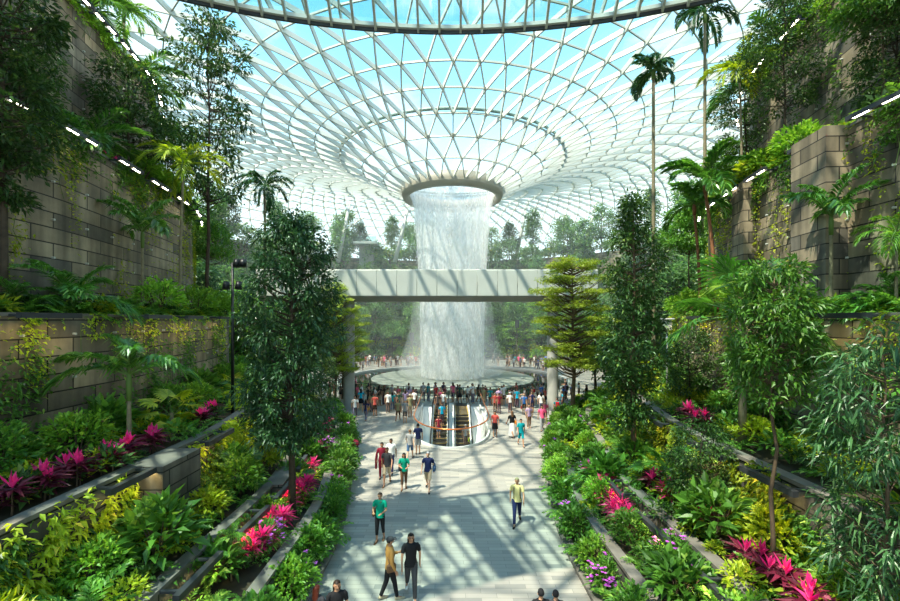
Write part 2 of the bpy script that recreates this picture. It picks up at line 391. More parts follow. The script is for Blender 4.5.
# glass balustrade round the front of the pool
bal=thing('balustrade','curved glass balustrade between the crowd and the pool','balustrade',(PC.x,PC.y,0))
M['glassgrey']=glassmat('balustrade_glass',(.72,.82,.78),.08)
g=G(); R=PR+1.0; lathe(g,[(R,.05),(R,1.15)],64,a0=PI*1.08,a1=PI*1.92); part('glass_pane',g,M['glassgrey'],bal)
g=G(); tube(g,[(R*math.cos(a),R*math.sin(a),1.18) for a in np.linspace(PI*1.08,PI*1.92,65)],.035); part('handrail',g,M['darkgrey'],bal)
gp=G(); box(gp,(0,0,.58),(.06,.06,1.16)); pm=gp.mesh('post',[M['darkgrey']])
for a in np.linspace(PI*1.08,PI*1.92,22):
    o=part('post',pm,None,bal); o.location=(R*math.cos(a),R*math.sin(a),0); o.rotation_euler.z=a
# ------------------------------------------------------------------ waterfall
def watermat(name,lo,hi,vs,seed):
    m,nt,out=nodes(name)
    tc=N(nt,'ShaderNodeTexCoord'); mp=N(nt,'ShaderNodeMapping'); mp.inputs['Scale'].default_value=(1,1,vs); mp.inputs['Location'].default_value=(seed,seed*2,0)
    L(nt,tc.outputs['Object'],mp.inputs['Vector'])
    nz=N(nt,'ShaderNodeTexNoise'); nz.inputs['Scale'].default_value=1.3; nz.inputs['Detail'].default_value=7; nz.inputs['Roughness'].default_value=.75
    L(nt,mp.outputs[0],nz.inputs['Vector'])
    mp2=N(nt,'ShaderNodeMapping'); mp2.inputs['Scale'].default_value=(1,1,.3); L(nt,tc.outputs['Object'],mp2.inputs['Vector'])
    n2=N(nt,'ShaderNodeTexNoise'); n2.inputs['Scale'].default_value=7; n2.inputs['Detail'].default_value=4; L(nt,mp2.outputs[0],n2.inputs['Vector'])
    av=N(nt,'ShaderNodeMath',operation='MULTIPLY_ADD'); av.inputs[1].default_value=.35; L(nt,n2.outputs['Fac'],av.inputs[0])
    sc=N(nt,'ShaderNodeMath',operation='MULTIPLY'); sc.inputs[1].default_value=.65; L(nt,nz.outputs['Fac'],sc.inputs[0]); L(nt,sc.outputs[0],av.inputs[2])
    mr=N(nt,'ShaderNodeMapRange'); mr.inputs[1].default_value=.38; mr.inputs[2].default_value=.62; mr.inputs[3].default_value=lo; mr.inputs[4].default_value=hi
    L(nt,av.outputs[0],mr.inputs[0])
    d=N(nt,'ShaderNodeBsdfDiffuse'); d.inputs[0].default_value=(.93,.95,.94,1); t=N(nt,'ShaderNodeBsdfTranslucent'); t.inputs[0].default_value=(.93,.95,.94,1)
    a=N(nt,'ShaderNodeMixShader'); a.inputs[0].default_value=.5; L(nt,d.outputs[0],a.inputs[1]); L(nt,t.outputs[0],a.inputs[2])
    tr=N(nt,'ShaderNodeBsdfTransparent'); mx=N(nt,'ShaderNodeMixShader'); L(nt,mr.outputs[0],mx.inputs[0]); L(nt,tr.outputs[0],mx.inputs[1]); L(nt,a.outputs[0],mx.inputs[2])
    L(nt,mx.outputs[0],out.inputs[0]); return m
wf=thing('waterfall','tall white column of water falling from the roof oculus','waterfall',(PC.x,PC.y,0))
for i,(s,lo,hi,vs) in enumerate([(1.0,.12,.8,.05),(.93,.04,.6,.04),(.72,.0,.35,.03)]):
    g=G(); prof=[]
    for k in range(25):
        t=k/24; z=.3+23.9*t
        r=4.05+.25*t+.9*t**2.6+ (.55*max(0,t-.93)/.07)
        prof.append((r*s,z))
    lathe(g,prof,96); part('water_sheet',g,watermat('falling_water_%d'%i,lo,hi,vs,i*7.3),wf,True)
# splashing drops
rng=np.random.default_rng(5); g=G(); n=2600
a=rng.uniform(0,2*PI,n); z=rng.uniform(.4,23.5,n); r=(4.2+.25*z/24+.9*(z/24)**2.6)*rng.normal(1,.02,n)
leaves(g,np.stack([r*np.cos(a),r*np.sin(a),z],1),np.stack([np.zeros(n),np.zeros(n),-np.ones(n)],1),rng.uniform(.15,.6,n),rng.uniform(.02,.05,n),droop=0,up=rng.normal(0,1,(n,3)))
M['drop']=plain('water_drops',(.9,.93,.92),.2); o=part('drops',g,M['drop'],wf); o['kind']='stuff'
# mist where the water lands
mm,nt,out=nodes('mist'); vs_=N(nt,'ShaderNodeVolumeScatter'); vs_.inputs['Color'].default_value=(1,1,1,1); vs_.inputs['Density'].default_value=.055; L(nt,vs_.outputs[0],out.inputs['Volume'])
g=G(); lathe(g,[(.01,.45),(6.0,.5),(7.0,1.2),(6.6,3.0),(5.6,6),(5.2,9.5),(4.7,11),(.01,11.2)],40)
o=part('mist_cloud',g,mm,None,True,loc=(PC.x,PC.y,0)); tag(o,'pale mist hanging round the foot of the waterfall','mist',kind='stuff')
hz,nt,out=nodes('haze'); vs_=N(nt,'ShaderNodeVolumeScatter'); vs_.inputs['Color'].default_value=(.95,1,.97,1); vs_.inputs['Density'].default_value=.0028; vs_.inputs['Anisotropy'].default_value=.3; L(nt,vs_.outputs[0],out.inputs['Volume'])
g=G(); lathe(g,[(.01,.3),(17,.35),(30,1.5),(34,8),(33,16),(28,23),(.01,23.2)],40)
o=part('haze_cloud',g,hz,None,True,loc=(PC.x,PC.y+8,0)); tag(o,'thin bright haze of waterfall spray filling the pool valley','mist',kind='stuff')
# ------------------------------------------------------------------ glass dome
DC=Vector((.3,55.0,0))
PROF=[(6.0,23.9),(8.7,25.1),(11.3,26.3),(13.9,27.4),(16.8,28.3),(19.6,29.0),(22.4,29.75),(25.2,30.45),(28,31.0),(30.8,31.5),(33.6,31.9),(36.4,32.1),(39.2,32.15),(42,31.95),(44.8,31.5),(47.6,30.7),(50.2,29.6),(52.6,28.2),(54.9,26.4),(57,24.2),(58.9,21.7),(60.6,18.9),(62,15.9),(63.1,12.7),(64,9.4),(64.6,6),(65,2.5),(65.1,-1)]
NS=[28]*3+[56]*8+[112]*17
dome=thing('ceiling','toroidal glass roof with white triangular steel lattice around a central oculus',kind='structure',loc=DC)
def dang(k,j):
    n=NS[k]; h=.5 if k in (1,4,6,8,10,12,14,16,18,20,22,24,26) else 0
    return 2*PI*(j+h)/n+PI*1.5
def dnode(k,j):
    r,z=PROF[k]; a=dang(k,j)
    return Vector((r*math.cos(a),r*math.sin(a),z))
def dnorm(k,p):
    a=PROF[max(k-1,0)]; b=PROF[min(k+1,len(PROF)-1)]
    dr,dz=b[0]-a[0],b[1]-a[1]; l=math.hypot(dr,dz); r=math.hypot(p.x,p.y)
    return Vector((-dz/l*p.x/r,-dz/l*p.y/r,dr/l))
E=[[],[]]
for k in range(len(PROF)):
    n=NS[k]
    for j in range(n): E[0].append((k,j,k,(j+1)%n))
    if k+1<len(PROF):
        n2=NS[k+1]; take=2 if n2==n else 3
        for j in range(n):
            a=dang(k,j)
            ds=sorted(range(n2),key=lambda q:round(abs((dang(k+1,q)-a+PI)%(2*PI)-PI),6))[:take]
            for q in ds: E[1].append((k,j,k+1,q))
def beams(lst,w,d,off=0):
    g=G(); V=[];n=0;Fs=[]
    for k,j,k2,j2 in lst:
        a=dnode(k,j); b=dnode(k2,j2); nn=(dnorm(k,a)+dnorm(k2,b)).normalized(); dd=(b-a).normalized(); s=dd.cross(nn).normalized()
        q=[]
        for p in (a,b):
            for x,y in ((-w/2,-d),(w/2,-d),(w/2,0),(-w/2,0)): q.append(p+s*x+nn*(y+off))
        V+=[tuple(v) for v in q]; Fs+=[[n,n+1,n+5,n+4],[n+1,n+2,n+6,n+5],[n+2,n+3,n+7,n+6],[n+3,n,n+4,n+7]]; n+=8
    g.add(V,Fs); return g
part('ring_beams',beams(E[0],.10,.20),M['lattring'],dome)
part('diagonal_beams',beams(E[1],.11,.46),M['latt'],dome)
g=G(); lathe(g,[(r,z+.08) for r,z in PROF],96,a0=0); part('glass_panes',g,glassmat('dome_glass',(.90,.96,.95),.04),dome)
g=G(); lathe(g,[(6.45,23.4),(6.5,24.5),(6.2,24.6),(5.5,24.3),(5.45,23.3),(5.7,22.85),(6.25,22.85),(6.45,23.4)],72); part('oculus_ring',g,M['ring'],dome,True,label='bronze grey ring round the oculus')
g=G(); tube(g,[((13.9)*math.cos(a),13.9*math.sin(a),27.75) for a in np.linspace(0,2*PI,97)],.17,8); part('service_ring',g,plain('ring_green',(.32,.42,.36),.4),dome,True,label='thick grey green ring pipe')
# V shaped dome supports standing on the far terrace
for (x1,Y1,x2) in [(395,92,412),(338,88,352),(575,92,562),(580,93,600),(480,98,470),(515,98,530)]:
    g=G(); a=at(x1,262,Y1); b=at(x2,192,Y1+4)
    tube(g,[a,b],[.45,.28],10); o=part('dome_strut',g,M['steel'],None,True); o['category']='strut'
    o['label']='slanted steel roof strut on the far terrace, %s of six from the left'%nth(sorted([395,338,575,580,480,515]).index(x1)); o['group']='roof struts'
# ------------------------------------------------------------------ curved glass canopy overhead
can=thing('canopy','curved glass canopy with steel fins at the top of the view','canopy',(0,-7.8,0))
cR=22.0;cz=17.0
a0,a1=math.radians(42),math.radians(138)
g=G(); lathe(g,[(cR,cz-.0),(cR,cz+.12),(cR-.2,cz+.12),(cR-.2,cz),(cR,cz)],60,a0=a0,a1=a1); part('edge_beam',g,M['steel'],can)
g=G(); lathe(g,[(cR-.02,cz-.10),(cR-.02,cz),(cR-.10,cz),(cR-.10,cz-.10),(cR-.02,cz-.10)],60,a0=a0,a1=a1); part('lower_edge',g,M['darkgrey'],can)
g=G(); lathe(g,[(cR-.2,cz+.12),(cR-6,cz+.12)],60,a0=a0,a1=a1); part('glass_panes',g,glassmat('canopy_glass',(.74,.92,.91),.012),can)
g=G(); box(g,(cR-3.0,0,cz+.0),(5.9,.07,.20)); fm=g.mesh('fin',[M['steel']])
for i in range(54):
    a=a0+(a1-a0)*i/53; o=part('fin',fm,None,can); o.rotation_euler.z=a
for aa in (71.9,108.1):
    g=G(); lathe(g,[(cR-.34,cz+.16),(cR-6,cz+.16)],3,a0=math.radians(aa-1.8),a1=math.radians(aa+1.8)); part('dark_panel',g,M['black'],can)
# ------------------------------------------------------------------ footbridge
br=thing('footbridge','pale panelled footbridge crossing in front of the waterfall','bridge',(0,36,0))
zt,zb=11.5,9.45
pw=1.62; gpn=G(); bevbox(gpn,(0,0,0),(pw-.03,.10,zt-zb),.02); pmh=gpn.mesh('fascia_panel',[M['panel']])
for i in range(17):
    x=-14.81+i*pw
    for yy in (-1.35,1.35):
        o=part('fascia_panel',pmh,None,br); o.location=(x,yy,(zt+zb)/2)
g=G(); box(g,(-1.85,0,zt-1.0),(27.4,2.6,.3)); box(g,(-1.85,-1.33,zb-.02),(27.4,.06,.05)); part('deck',g,M['column'],br)
g=G()
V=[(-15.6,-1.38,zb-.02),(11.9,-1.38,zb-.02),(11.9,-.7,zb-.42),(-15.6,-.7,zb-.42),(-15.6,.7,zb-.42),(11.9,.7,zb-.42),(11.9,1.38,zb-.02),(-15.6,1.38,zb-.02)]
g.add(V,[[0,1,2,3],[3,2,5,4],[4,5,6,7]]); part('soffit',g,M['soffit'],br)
g=G(); tube(g,[(-15.6,-1.3,zt+.04),(11.9,-1.3,zt+.04)],.05); part('handrail',g,M['steel'],br)
for x in (-8.45,8.6):
    g=G(); lathe(g,[(.5,0),(.46,.12),(.46,zb-.4),(.46,zb-.1)],24,c=(x,0,0)); part('column',g,M['column'],br,True)
# ------------------------------------------------------------------ escalators
M['white']=plain('white_cladding',(.72,.73,.70),.4)
M['stepm']=plain('escalator_step',(.055,.05,.045),.5,.4)
M['yellow']=plain('yellow_step_line',(.55,.36,.05),.5)
M['copper']=plain('copper_handrail',(.55,.17,.05),.3,.5)
M['clear']=glassmat('clear_glass',(.86,.92,.9),.06)
well=thing('escalator_well','curved well opening in the floor that holds the two escalators','well',(0,0,0))
def strip(P,z0,z1,closed=False):
    g=G(); V=[]
    for p in P: V+=[(p.x,p.y,z0),(p.x,p.y,z1)]
    f=[[i*2,i*2+2,i*2+3,i*2+1] for i in range(len(P)-1)]
    if closed: n=len(P)-1; f.append([n*2,0,1,n*2+1])
    g.add(V,f); return g
part('shaft_wall',strip(wellloop(),-6,.0,True),M['white'],well)
g=G(); V=[(p.x,p.y,-6) for p in wellloop()]; g.add(V,[list(range(len(V)))]); part('lower_floor',g,plain('lower_floor',(.3,.3,.28),.5),well)
g=G(); g.merge(strip(wellloop(.0),.0,.14)); g.merge(strip(wellloop(.12),.0,.14))
P0,P1=wellloop(0),wellloop(.12); V=[]
for p,q in zip(P0,P1): V+=[(p.x,p.y,.14),(q.x,q.y,.14)]
g.add(V,[[i*2,i*2+2,i*2+3,i*2+1] for i in range(len(P0)-1)]); part('kerb',g,M['white'],well)
part('glass_balustrade',strip(wellloop(.06),.14,1.12),M['clear'],well)
g=G(); tube(g,[(p.x,p.y,1.15) for p in wellloop(.06)],.045,8); part('handrail',g,M['copper'],well,True,label='copper coloured handrail')
# white quarter panels beside the escalators
for s in (-1,1):
    g=G(); V=[];x0=WX+s*1.62; xs=WX+s*(WA-.03)
    Q=[(x0,37.5,-.05),(xs,37.5,-.05),(xs,30.5,-.05),(x0+s*.25,27.2,-2.2),(x0,27,-2.4)]
    g.add(Q,[[0,1,2,3,4]]); g.add([(q[0],q[1],q[2]-.3) for q in Q],[[4,3,2,1,0]]); g.add(Q+[(q[0],q[1],q[2]-.3) for q in Q],[[i,(i+1)%5,5+(i+1)%5,5+i] for i in range(5)])
    part('side_panel',g,M['white'],well)
ESC=[]
def escalator(xc,label):
    t=thing('escalator',label,'escalator',(xc,0,0),group='pair of escalators')
    yt,slope=34.2,math.tan(math.radians(30))
    zf=lambda y:-max(0,(yt-y))*slope
    # truss sides
    for s,nm in ((-.62,'skirt'),(.62,'skirt')):
        g=G(); pts=[(38,.02),(yt,.02),(25.6,zf(25.6)+.02)]
        for (ya,za),(yb,zb_) in zip(pts,pts[1:]):
            v=[]
            for x in (s-.09,s+.09):
                v+=[(x,ya,za+.1),(x,yb,zb_+.1),(x,yb,zb_-.7),(x,ya,za-.7)]
            g.add(v,[[0,1,2,3],[7,6,5,4],[0,4,5,1],[3,2,6,7],[1,5,6,2],[0,3,7,4]])
        part('skirt',g,M['white'],t)
        g=G(); 
        for (ya,za),(yb,zb_) in zip(pts,pts[1:]): g.add([(s,ya,za+.1),(s,yb,zb_+.1),(s,yb,zb_+.9),(s,ya,za+.9)],[[0,1,2,3]])
        part('glass_side',g,M['clear'],t)
        g=G(); tube(g,[(s,38,.62),(s,38.15,.85),(s,37.9,.95),(s,yt,.95),(s,25.6,zf(25.6)+.95)],.045,8); part('handrail',g,M['black'],t,True)
    g=G(); bevbox(g,(0,-.2,-.11),(1.04,.40,.22),.012); box(g,(0,-.385,.003),(1.0,.02,.012),1); box(g,(-.49,-.2,.003),(.05,.4,.012),1); box(g,(.49,-.2,.003),(.05,.4,.012),1)
    sm=g.mesh('step',[M['stepm'],M['yellow']])
    y=37.8
    while y>25.6:
        o=part('step',sm,None,t); o.location=(0,y,zf(y-.2)-.005); y-=.4
    g=G(); bevbox(g,(0,38.4,-.03),(1.3,1.0,.08),.02); part('landing_plate',g,M['darkgrey'],t)
    return t
escalator(WX-.86,'left escalator of the pair, carrying riders in maroon and blue')
escalator(WX+.86,'right escalator of the pair, carrying one grey rider with lime bag')
g=G(); bevbox(g,(WX,31.8,-2.0),(.3,12.4,.4),.03)
# centre cover between escalators follows the slope
g=G(); yt=34.2; sl=math.tan(math.radians(30))
v=[]
for x in (WX-.15,WX+.15): v+=[(x,38,.16),(x,yt,.16),(x,25.6,-(yt-25.6)*sl+.16),(x,25.6,-(yt-25.6)*sl-.3),(x,yt,-.3),(x,38,-.3)]
g.add(v,[[0,1,7,6],[1,2,8,7],[2,3,9,8]]); g.add(v,[[0,5,4,1],[1,4,3,2]]); g.add(v,[[6,7,10,11],[7,8,9,10]]); part('centre_cover',g,M['white'],well)
# ------------------------------------------------------------------ ledge lights
def ledge_proto(lit,Lb=1.7):
    t=thing('ledge_light','','light')
    g=G(); box(g,(0,-.5,.055),(Lb,.13,.03)); box(g,(0,-.565,-.0),(Lb,.015,.14)); box(g,(0,-.435,0),(Lb,.015,.14)); box(g,(-Lb/2,-.5,0),(.015,.13,.14)); box(g,(Lb/2,-.5,0),(.015,.13,.14)); box(g,(0,-.5,0),(.1,.12,.12)); bar=part('bar',g,M['darkgrey'],t)
    for s in (-1,1):
        g=G(); bevbox(g,(s*Lb*.36,-.23,0),(.07,.5,.07),.008); part('bracket',g,M['darkgrey'],t)
    diffs=[]
    if lit:
        for s in (-1,1):
            g=G(); box(g,(s*Lb*.26,-.5,-.035),(Lb*.27,.10,.03)); diffs.append(g)
    for g in diffs: part('diffuser',g,M['ledwarm' if lit==2 else 'led'],bar)
    return t
LPS={1:ledge_proto(1),2:ledge_proto(2)}; used_lp={}
def ledge_light(k,side,Y,where,dz=.02,s=1):
    p,n,a=onwall(k,side,Y)
    rz=math.atan2(n.y,n.x)+PI/2
    loc=Vector((p.x,p.y,p.z+dz))+n*.02
    lab='dark bar light bracketed to the %s %s, %s'%(SIDE[side],TN[k],where)
    w_=2 if k<5 else 1; LP=LPS[w_]
    if w_ not in used_lp:
        used_lp[w_]=True; LP.location=loc; LP.rotation_euler.z=rz; LP.scale=(s,)*3; tag(LP,lab,'light','bar lights on the terrace walls'); return
    dup(LP,loc,rz,s,lab,'light','bar lights on the terrace walls')
LIGHTS={(5,-1):[12.0,14.6,17.4,19.9,22.4,25,27.6],(6,-1):[14.5,17.4,19.2,21.2,23.4,25.8,28.4,31],(4,-1):[11.3,15.6,18.7,22.5],(3,-1):[10.4,14.1,18],(2,-1):[9.6,12.2,14.4,17],
        (5,1):[10.2,12.6,15.2,18.5,20.8,23.4,26.2],(6,1):[13,16.8,19.6,22.4,25.4,28.6],(4,1):[11.6,16,20],(3,1):[10.3,12.7,16.4],(2,1):[8.8,11.8,14.6]}
for (k,s),ys in LIGHTS.items():
    for i,y in enumerate(ys): ledge_light(k,s,y,nth(i)+' from the front')
# lamp post on the left, street lamps beyond the pool
def spot_post(loc,h,label):
    t=thing('lamp_post',label,'lamp',loc)
    g=G(); tube(g,[(0,0,0),(0,0,h)],[.07,.05],10); part('pole',g,M['black'],t,True)
    for q,(z,xs) in enumerate([(h-.02,(.22,.48)),(h-.95,(-.22,.3))]):
        for x in xs:
            g=G(); tube(g,[(0,0,z),(x,0,z)],.025,6); o=part('arm',g,M['black'],t)
            g=G(); tube(g,[(x,-.05,z+.14),(x,-.12,z-.16)],[.12,.15],12); o2=part('spotlight',g,M['black'],o,True)
    return t
spot_post((-9.1,18.0,3.6),6.3,'tall black lamp post with clustered spotlights on the left terrace')
def lantern(loc,h,label):
    t=thing('lamp_post',label,'lamp',loc)
    g=G(); tube(g,[(0,0,0),(0,0,h)],.09,10); part('pole',g,M['barkdark'],t,True)
    g=G(); bevbox(g,(0,0,h+.7),(.7,.7,1.5),.05); part('lantern',g,M['darkgrey'],t)
lantern(at(517,372,78)*1,8.0,'dark lantern post behind the pool, right of the waterfall')
t=thing('lamp_post','slender pale lamp post with square head, right of the narrow fig tree','lamp',(10.6,21.0,3.6))
g=G(); tube(g,[(0,0,0),(0,0,3.4)],.045,8); part('pole',g,M['steel'],t,True)
g=G(); bevbox(g,(0,0,3.65),(.34,.34,.5),.03); bevbox(g,(0,0,3.95),(.5,.5,.08),.02); part('lantern_head',g,M['steel'],t)
lantern((at(412,372,76)),5.5,'short lantern post behind the pool, left of the waterfall')
# ================================================================== plants
REG={}
def reg(o,phrase,how='front'):
    REG.setdefault((phrase,how),[]).append(o); return o
KIND={}
class Kind:
    """one plant kind: the first placement moves the prototype, later ones copy it with its parts"""
    def __init__(s,name,cat,build): s.name=name; s.cat=cat; s.build=build; s.proto=None
    def place(s,loc,rz=0,sc=1,phrase='',group=None,how='front'):
        if s.proto is None:
            s.proto=thing(s.name,None,s.cat,loc,rz,group,s=sc); s.build(s.proto); o=s.proto
        else:
            if group is None and 'group' in s.proto: pass
            o=dup(s.proto,loc,rz,sc,None,s.cat,group)
        return reg(o,phrase,how)
def bed(k,side,Y,f=.5,dz=-.04):
    a,_,_=onwall(k,side,Y,.36); b,_,_=onwall(k+1,side,Y) if k<6 else onwall(k,side,Y,8)
    p=a.lerp(b,f); p.z=TOP[k]+dz-.02; return p
def bedpx(k,side,px,f=.5):
    """spot on bed k that shows at picture column px"""
    best=None
    for i in range(340):
        Y=6+i*.1; p=bed(k,side,Y,f); e=abs(450+F_PX*p.x/p.y-px)
        if best is None or e<best[0]: best=(e,p)
        if e<3 and i>0 and best[0]<e: return best[1]
    return best[1]
def treegeo(seed,H,crown_z0,R,nclus,per,L0,W0,trunk_r=.1,shape='oval',lean=0,rc=.55,flat=.7,droop=.35,wob=.25,ramp=1.0):
    r=np.random.default_rng(seed); t=G(); fo=G()
    tx=[]; k=7
    for i in range(k+1):
        z=H*i/k*.96; tx.append((lean*z/H*z/H+r.normal(0,wob*.15)*(i>0),r.normal(0,wob*.15)*(i>0),z))
    tube(t,tx,[trunk_r*(1.25 if i==0 else 1-.8*i/k) for i in range(k+1)],8)
    def tp(z):
        q=z/(H*.96)*k; i=min(int(q),k-1); f=q-i; a,b=tx[i],tx[i+1]; return np.array([a[j]+(b[j]-a[j])*f for j in range(3)])
    P=[];D=[]
    Hc=H-crown_z0
    for c in range(nclus):
        if shape=='layer':
            nl=8; l=c%nl; u=(l+.5)/nl; z=crown_z0+Hc*u*.97; rad=R*(1-.5*u**5)*(.5+.5*min(1,u*2.6))*(.88+.12*math.cos(l*2.3))*math.sqrt(r.uniform(.08,1)); 
            z+=.12*rad+r.normal(0,.16)
        elif shape=='cone':
            u=r.uniform(0,1)**1.15; z=crown_z0+Hc*u; rad=R*(1-u)**.6*math.sqrt(r.uniform(.25,1))
        elif shape=='column':
            u=r.uniform(0,1); z=crown_z0+Hc*u; rad=R*(min(1,3.5*(1-u)+.15))*(min(1,.5+3*u))*math.sqrt(r.uniform(.2,1))*(.75+.25*math.sin(u*17+seed))
        elif shape=='umbrella':
            u=r.uniform(.45,1); z=crown_z0+Hc*u; rad=R*math.sqrt(max(0,1-((u-.6)/.42)**2))*math.sqrt(r.uniform(.1,1)) if abs(u-.6)<.42 else .1
        else:
            u=r.uniform(0,1); z=crown_z0+Hc*u; rad=R*math.sqrt(max(.02,1-((u-.45)/.57)**2))*(r.uniform(.15,1)**.45)
        a=r.uniform(0,2*PI); base=tp(min(max(z-rad*.45,crown_z0*.8),H*.93)); c0=np.array([base[0]+rad*math.cos(a),base[1]+rad*math.sin(a),z])
        m=(base+c0)/2+np.array([0,0,-.08*rad])
        if c%1==0: tube(t,[base,m,c0],[max(.012,trunk_r*.28),trunk_r*.17,.008],4,cap=False)
        n=int(per*r.uniform(.6,1.4)); rcl=rc*r.uniform(.7,1.3)
        q=r.normal(0,1,(n,3)); q=unit(q)*(r.uniform(0,1,(n,1))**.45)*rcl; q[:,2]*=flat
        P.append(c0+q); D.append(q/rcl*.8+np.array([math.cos(a)*.3,math.sin(a)*.3,-.05])+r.normal(0,.35,(n,3)))
    P=np.concatenate(P); D=np.concatenate(D)
    if shape=='layer': D[:,2]*=.35
    leaves(fo,P,D,L0*r.uniform(.6,1.3,len(P)),W0*r.uniform(.7,1.2,len(P)),droop=r.uniform(0,droop,len(P)),rng=r)
    return t,fo
def treekind(name,cat,mat,bark,**kw):
    def build(root):
        t,f=treegeo(**kw); part('trunk',t,M[bark],root,True); part('foliage',f,M[mat],root)
    return Kind(name,cat,build)
def frondgeo(seed,Lf,elev,droop,nl,ll,lw,ld=.25,spread=.75,vee=.35,twist=0,r0=.03,tipf=.12):
    """feather frond growing along +Y"""
    r=np.random.default_rng(seed); g=G(); pts=[]; K=12; a=elev; p=np.array([0.,0.,0.])
    for i in range(K+1):
        pts.append(p.copy()); a2=elev-droop*(i/K)**1.3; p=p+np.array([0,math.cos(a2),math.sin(a2)])*Lf/K
    pts=np.array(pts); tube(g,pts,[r0*(1-.85*i/K) for i in range(K+1)],5,1,cap=False)
    t=np.linspace(tipf,1,nl); q=t*K; i0=np.minimum(q.astype(int),K-1); f=(q-i0)[:,None]
    P=pts[i0]*(1-f)+pts[i0+1]*f; T=unit(pts[i0+1]-pts[i0]); X=np.array([[1,0,0.]]); U=np.cross(X,T)
    for s in (-1,1):
        sp=spread*(1-.55*t[:,None]**2)
        D=X*s*sp+T*(1-.5*sp)+U*vee+r.normal(0,.06,(nl,3))
        ln=ll*np.sin(PI*(.12+.80*t))**.6*r.uniform(.9,1.1,nl)
        leaves(g,P,D,ln,lw,droop=ld*r.uniform(.6,1.5,nl),fold=.2,rng=r,mid=.5)
    return g
def palmkind(name,cat,mat,trunkm,H,nf,frond,tr=.07,lean=0,shaft=None,elevs=(.2,1.25),seed=1,nproto=4):
    def build(root):
        r=random.Random(seed)
        if H>.05:
            g=G(); pts=[(lean*(i/8)**2*H,0,H*i/8) for i in range(9)]
            tube(g,pts,[tr*(1.35 if i==0 else 1.05-.3*i/8) for i in range(9)],10); part('trunk',g,M[trunkm],root,True)
            if shaft:
                g=G(); tube(g,[(lean*H,0,H-.02),(lean*H*1.02,0,H+.35),(lean*H*1.04,0,H+.7)],[tr*.95,tr*1.15,tr*.6],10); part('crownshaft',g,M[shaft],root,True)
        zz=H+(.55 if shaft else 0)
        protos=[]
        for i in range(nproto):
            e=elevs[0]+(elevs[1]-elevs[0])*i/(nproto-1)
            kw=dict(frond); kw['elev']=e; kw['seed']=seed*10+i; kw['Lf']=frond['Lf']*(1-.15*i/(nproto-1)); kw['droop']=frond['droop']*(1.15-.35*i/(nproto-1))
            protos.append(frondgeo(**kw).mesh('frond',[M[mat],M['stem']]))
        for i in range(nf):
            o=part('frond',protos[i%nproto],None,root); o.location=(lean*H*1.02,0,zz); o.rotation_euler=(0,r.uniform(-.15,.15),i*2.399+r.uniform(-.2,.2)); s=r.uniform(.85,1.1); o.scale=(s,s,s)
    return Kind(name,cat,build)
def fanleaf(seed,R,n,w,pet=.8,elev=.6):
    g=G(); r=np.random.default_rng(seed); d=np.array([0,math.cos(elev),math.sin(elev)])
    c=d*pet; tube(g,[(0,0,0),c*.5+np.array([0,0,.03]),c],[.018,.014,.01],4,1,cap=False)
    a=np.linspace(-2.0,2.0,n); X=np.array([1,0,0.]); 
    D=np.sin(a)[:,None]*X+np.cos(a)[:,None]*np.array([0,math.cos(elev-.5),math.sin(elev-.5)])+np.array([0,0,.08])
    leaves(g,np.repeat(c[None],n,0),D,R*(.75+.25*np.cos(a*.7))*r.uniform(.93,1.05,n),w,droop=.22*r.uniform(.6,1.6,n),fold=.15,rng=None,up=np.repeat(np.array([[0,-math.sin(elev-.5),math.cos(elev-.5)]]),n,0),mid=.6)
    return g
def fankind(name,cat,mat,H,nf,R,tr=.06,seed=1,trunkm='palmtrunk',pet=.8,seg=26,w=.075):
    def build(root):
        r=random.Random(seed)
        if H>.05:
            g=G(); tube(g,[(0,0,0),(.02,0,H*.5),(0,0,H+.1)],[tr*1.2,tr,tr*.9],9); part('trunk',g,M[trunkm],root,True)
        pr=[fanleaf(seed*7+i,R,seg,w,pet,(-.15,.35,.8,1.2)[i]).mesh('fan_leaf',[M[mat],M['stem']]) for i in range(4)]
        for i in range(nf):
            o=part('fan_leaf',pr[i%4],None,root); o.location=(0,0,H); o.rotation_euler=(0,r.uniform(-.2,.2),i*2.399+r.uniform(-.2,.2))
    return Kind(name,cat,build)
def ferngeo(seed,Lf=.75,nf=12,nl=12,mi=0):
    r=random.Random(seed); g=G()
    for i in range(nf):
        h=frondgeo(seed*31+i,Lf*r.uniform(.7,1.15),r.uniform(.35,1.15),r.uniform(.9,1.7),nl,.17*Lf/.75,.055*Lf/.75,ld=.1,spread=.95,vee=.1,r0=.006,tipf=.1)
        g.merge(h,Matrix.Rotation(i*2.399+r.uniform(-.3,.3),4,'Z'),0)
    return g
def cordgeo(seed,H=.55,n_in=6,n_out=17,Lf=.46,w=.10):
    r=np.random.default_rng(seed); st=G(); a=G(); b=G()
    tube(st,[(0,0,0),(.01,0,H*.5),(0,0,H)],[.022,.018,.014],6)
    def ros(g,n,z,e0,e1,Lq):
        az=np.arange(n)*2.399+r.uniform(0,.4,n); el=r.uniform(e0,e1,n)
        D=np.stack([np.cos(az)*np.cos(el),np.sin(az)*np.cos(el),np.sin(el)],1)
        leaves(g,np.stack([np.zeros(n),np.zeros(n),np.full(n,z)+r.uniform(-.07,.02,n)],1),D,Lq*r.uniform(.8,1.15,n),w*r.uniform(.8,1.15,n),droop=.22,fold=.3,rng=r)
    ros(a,n_in,H+.03,.95,1.5,Lf*.95); ros(b,n_out,H-.03,-.05,.75,Lf*1.2); ros(b,6,H*.6,-.1,.5,Lf)
    return st,a,b
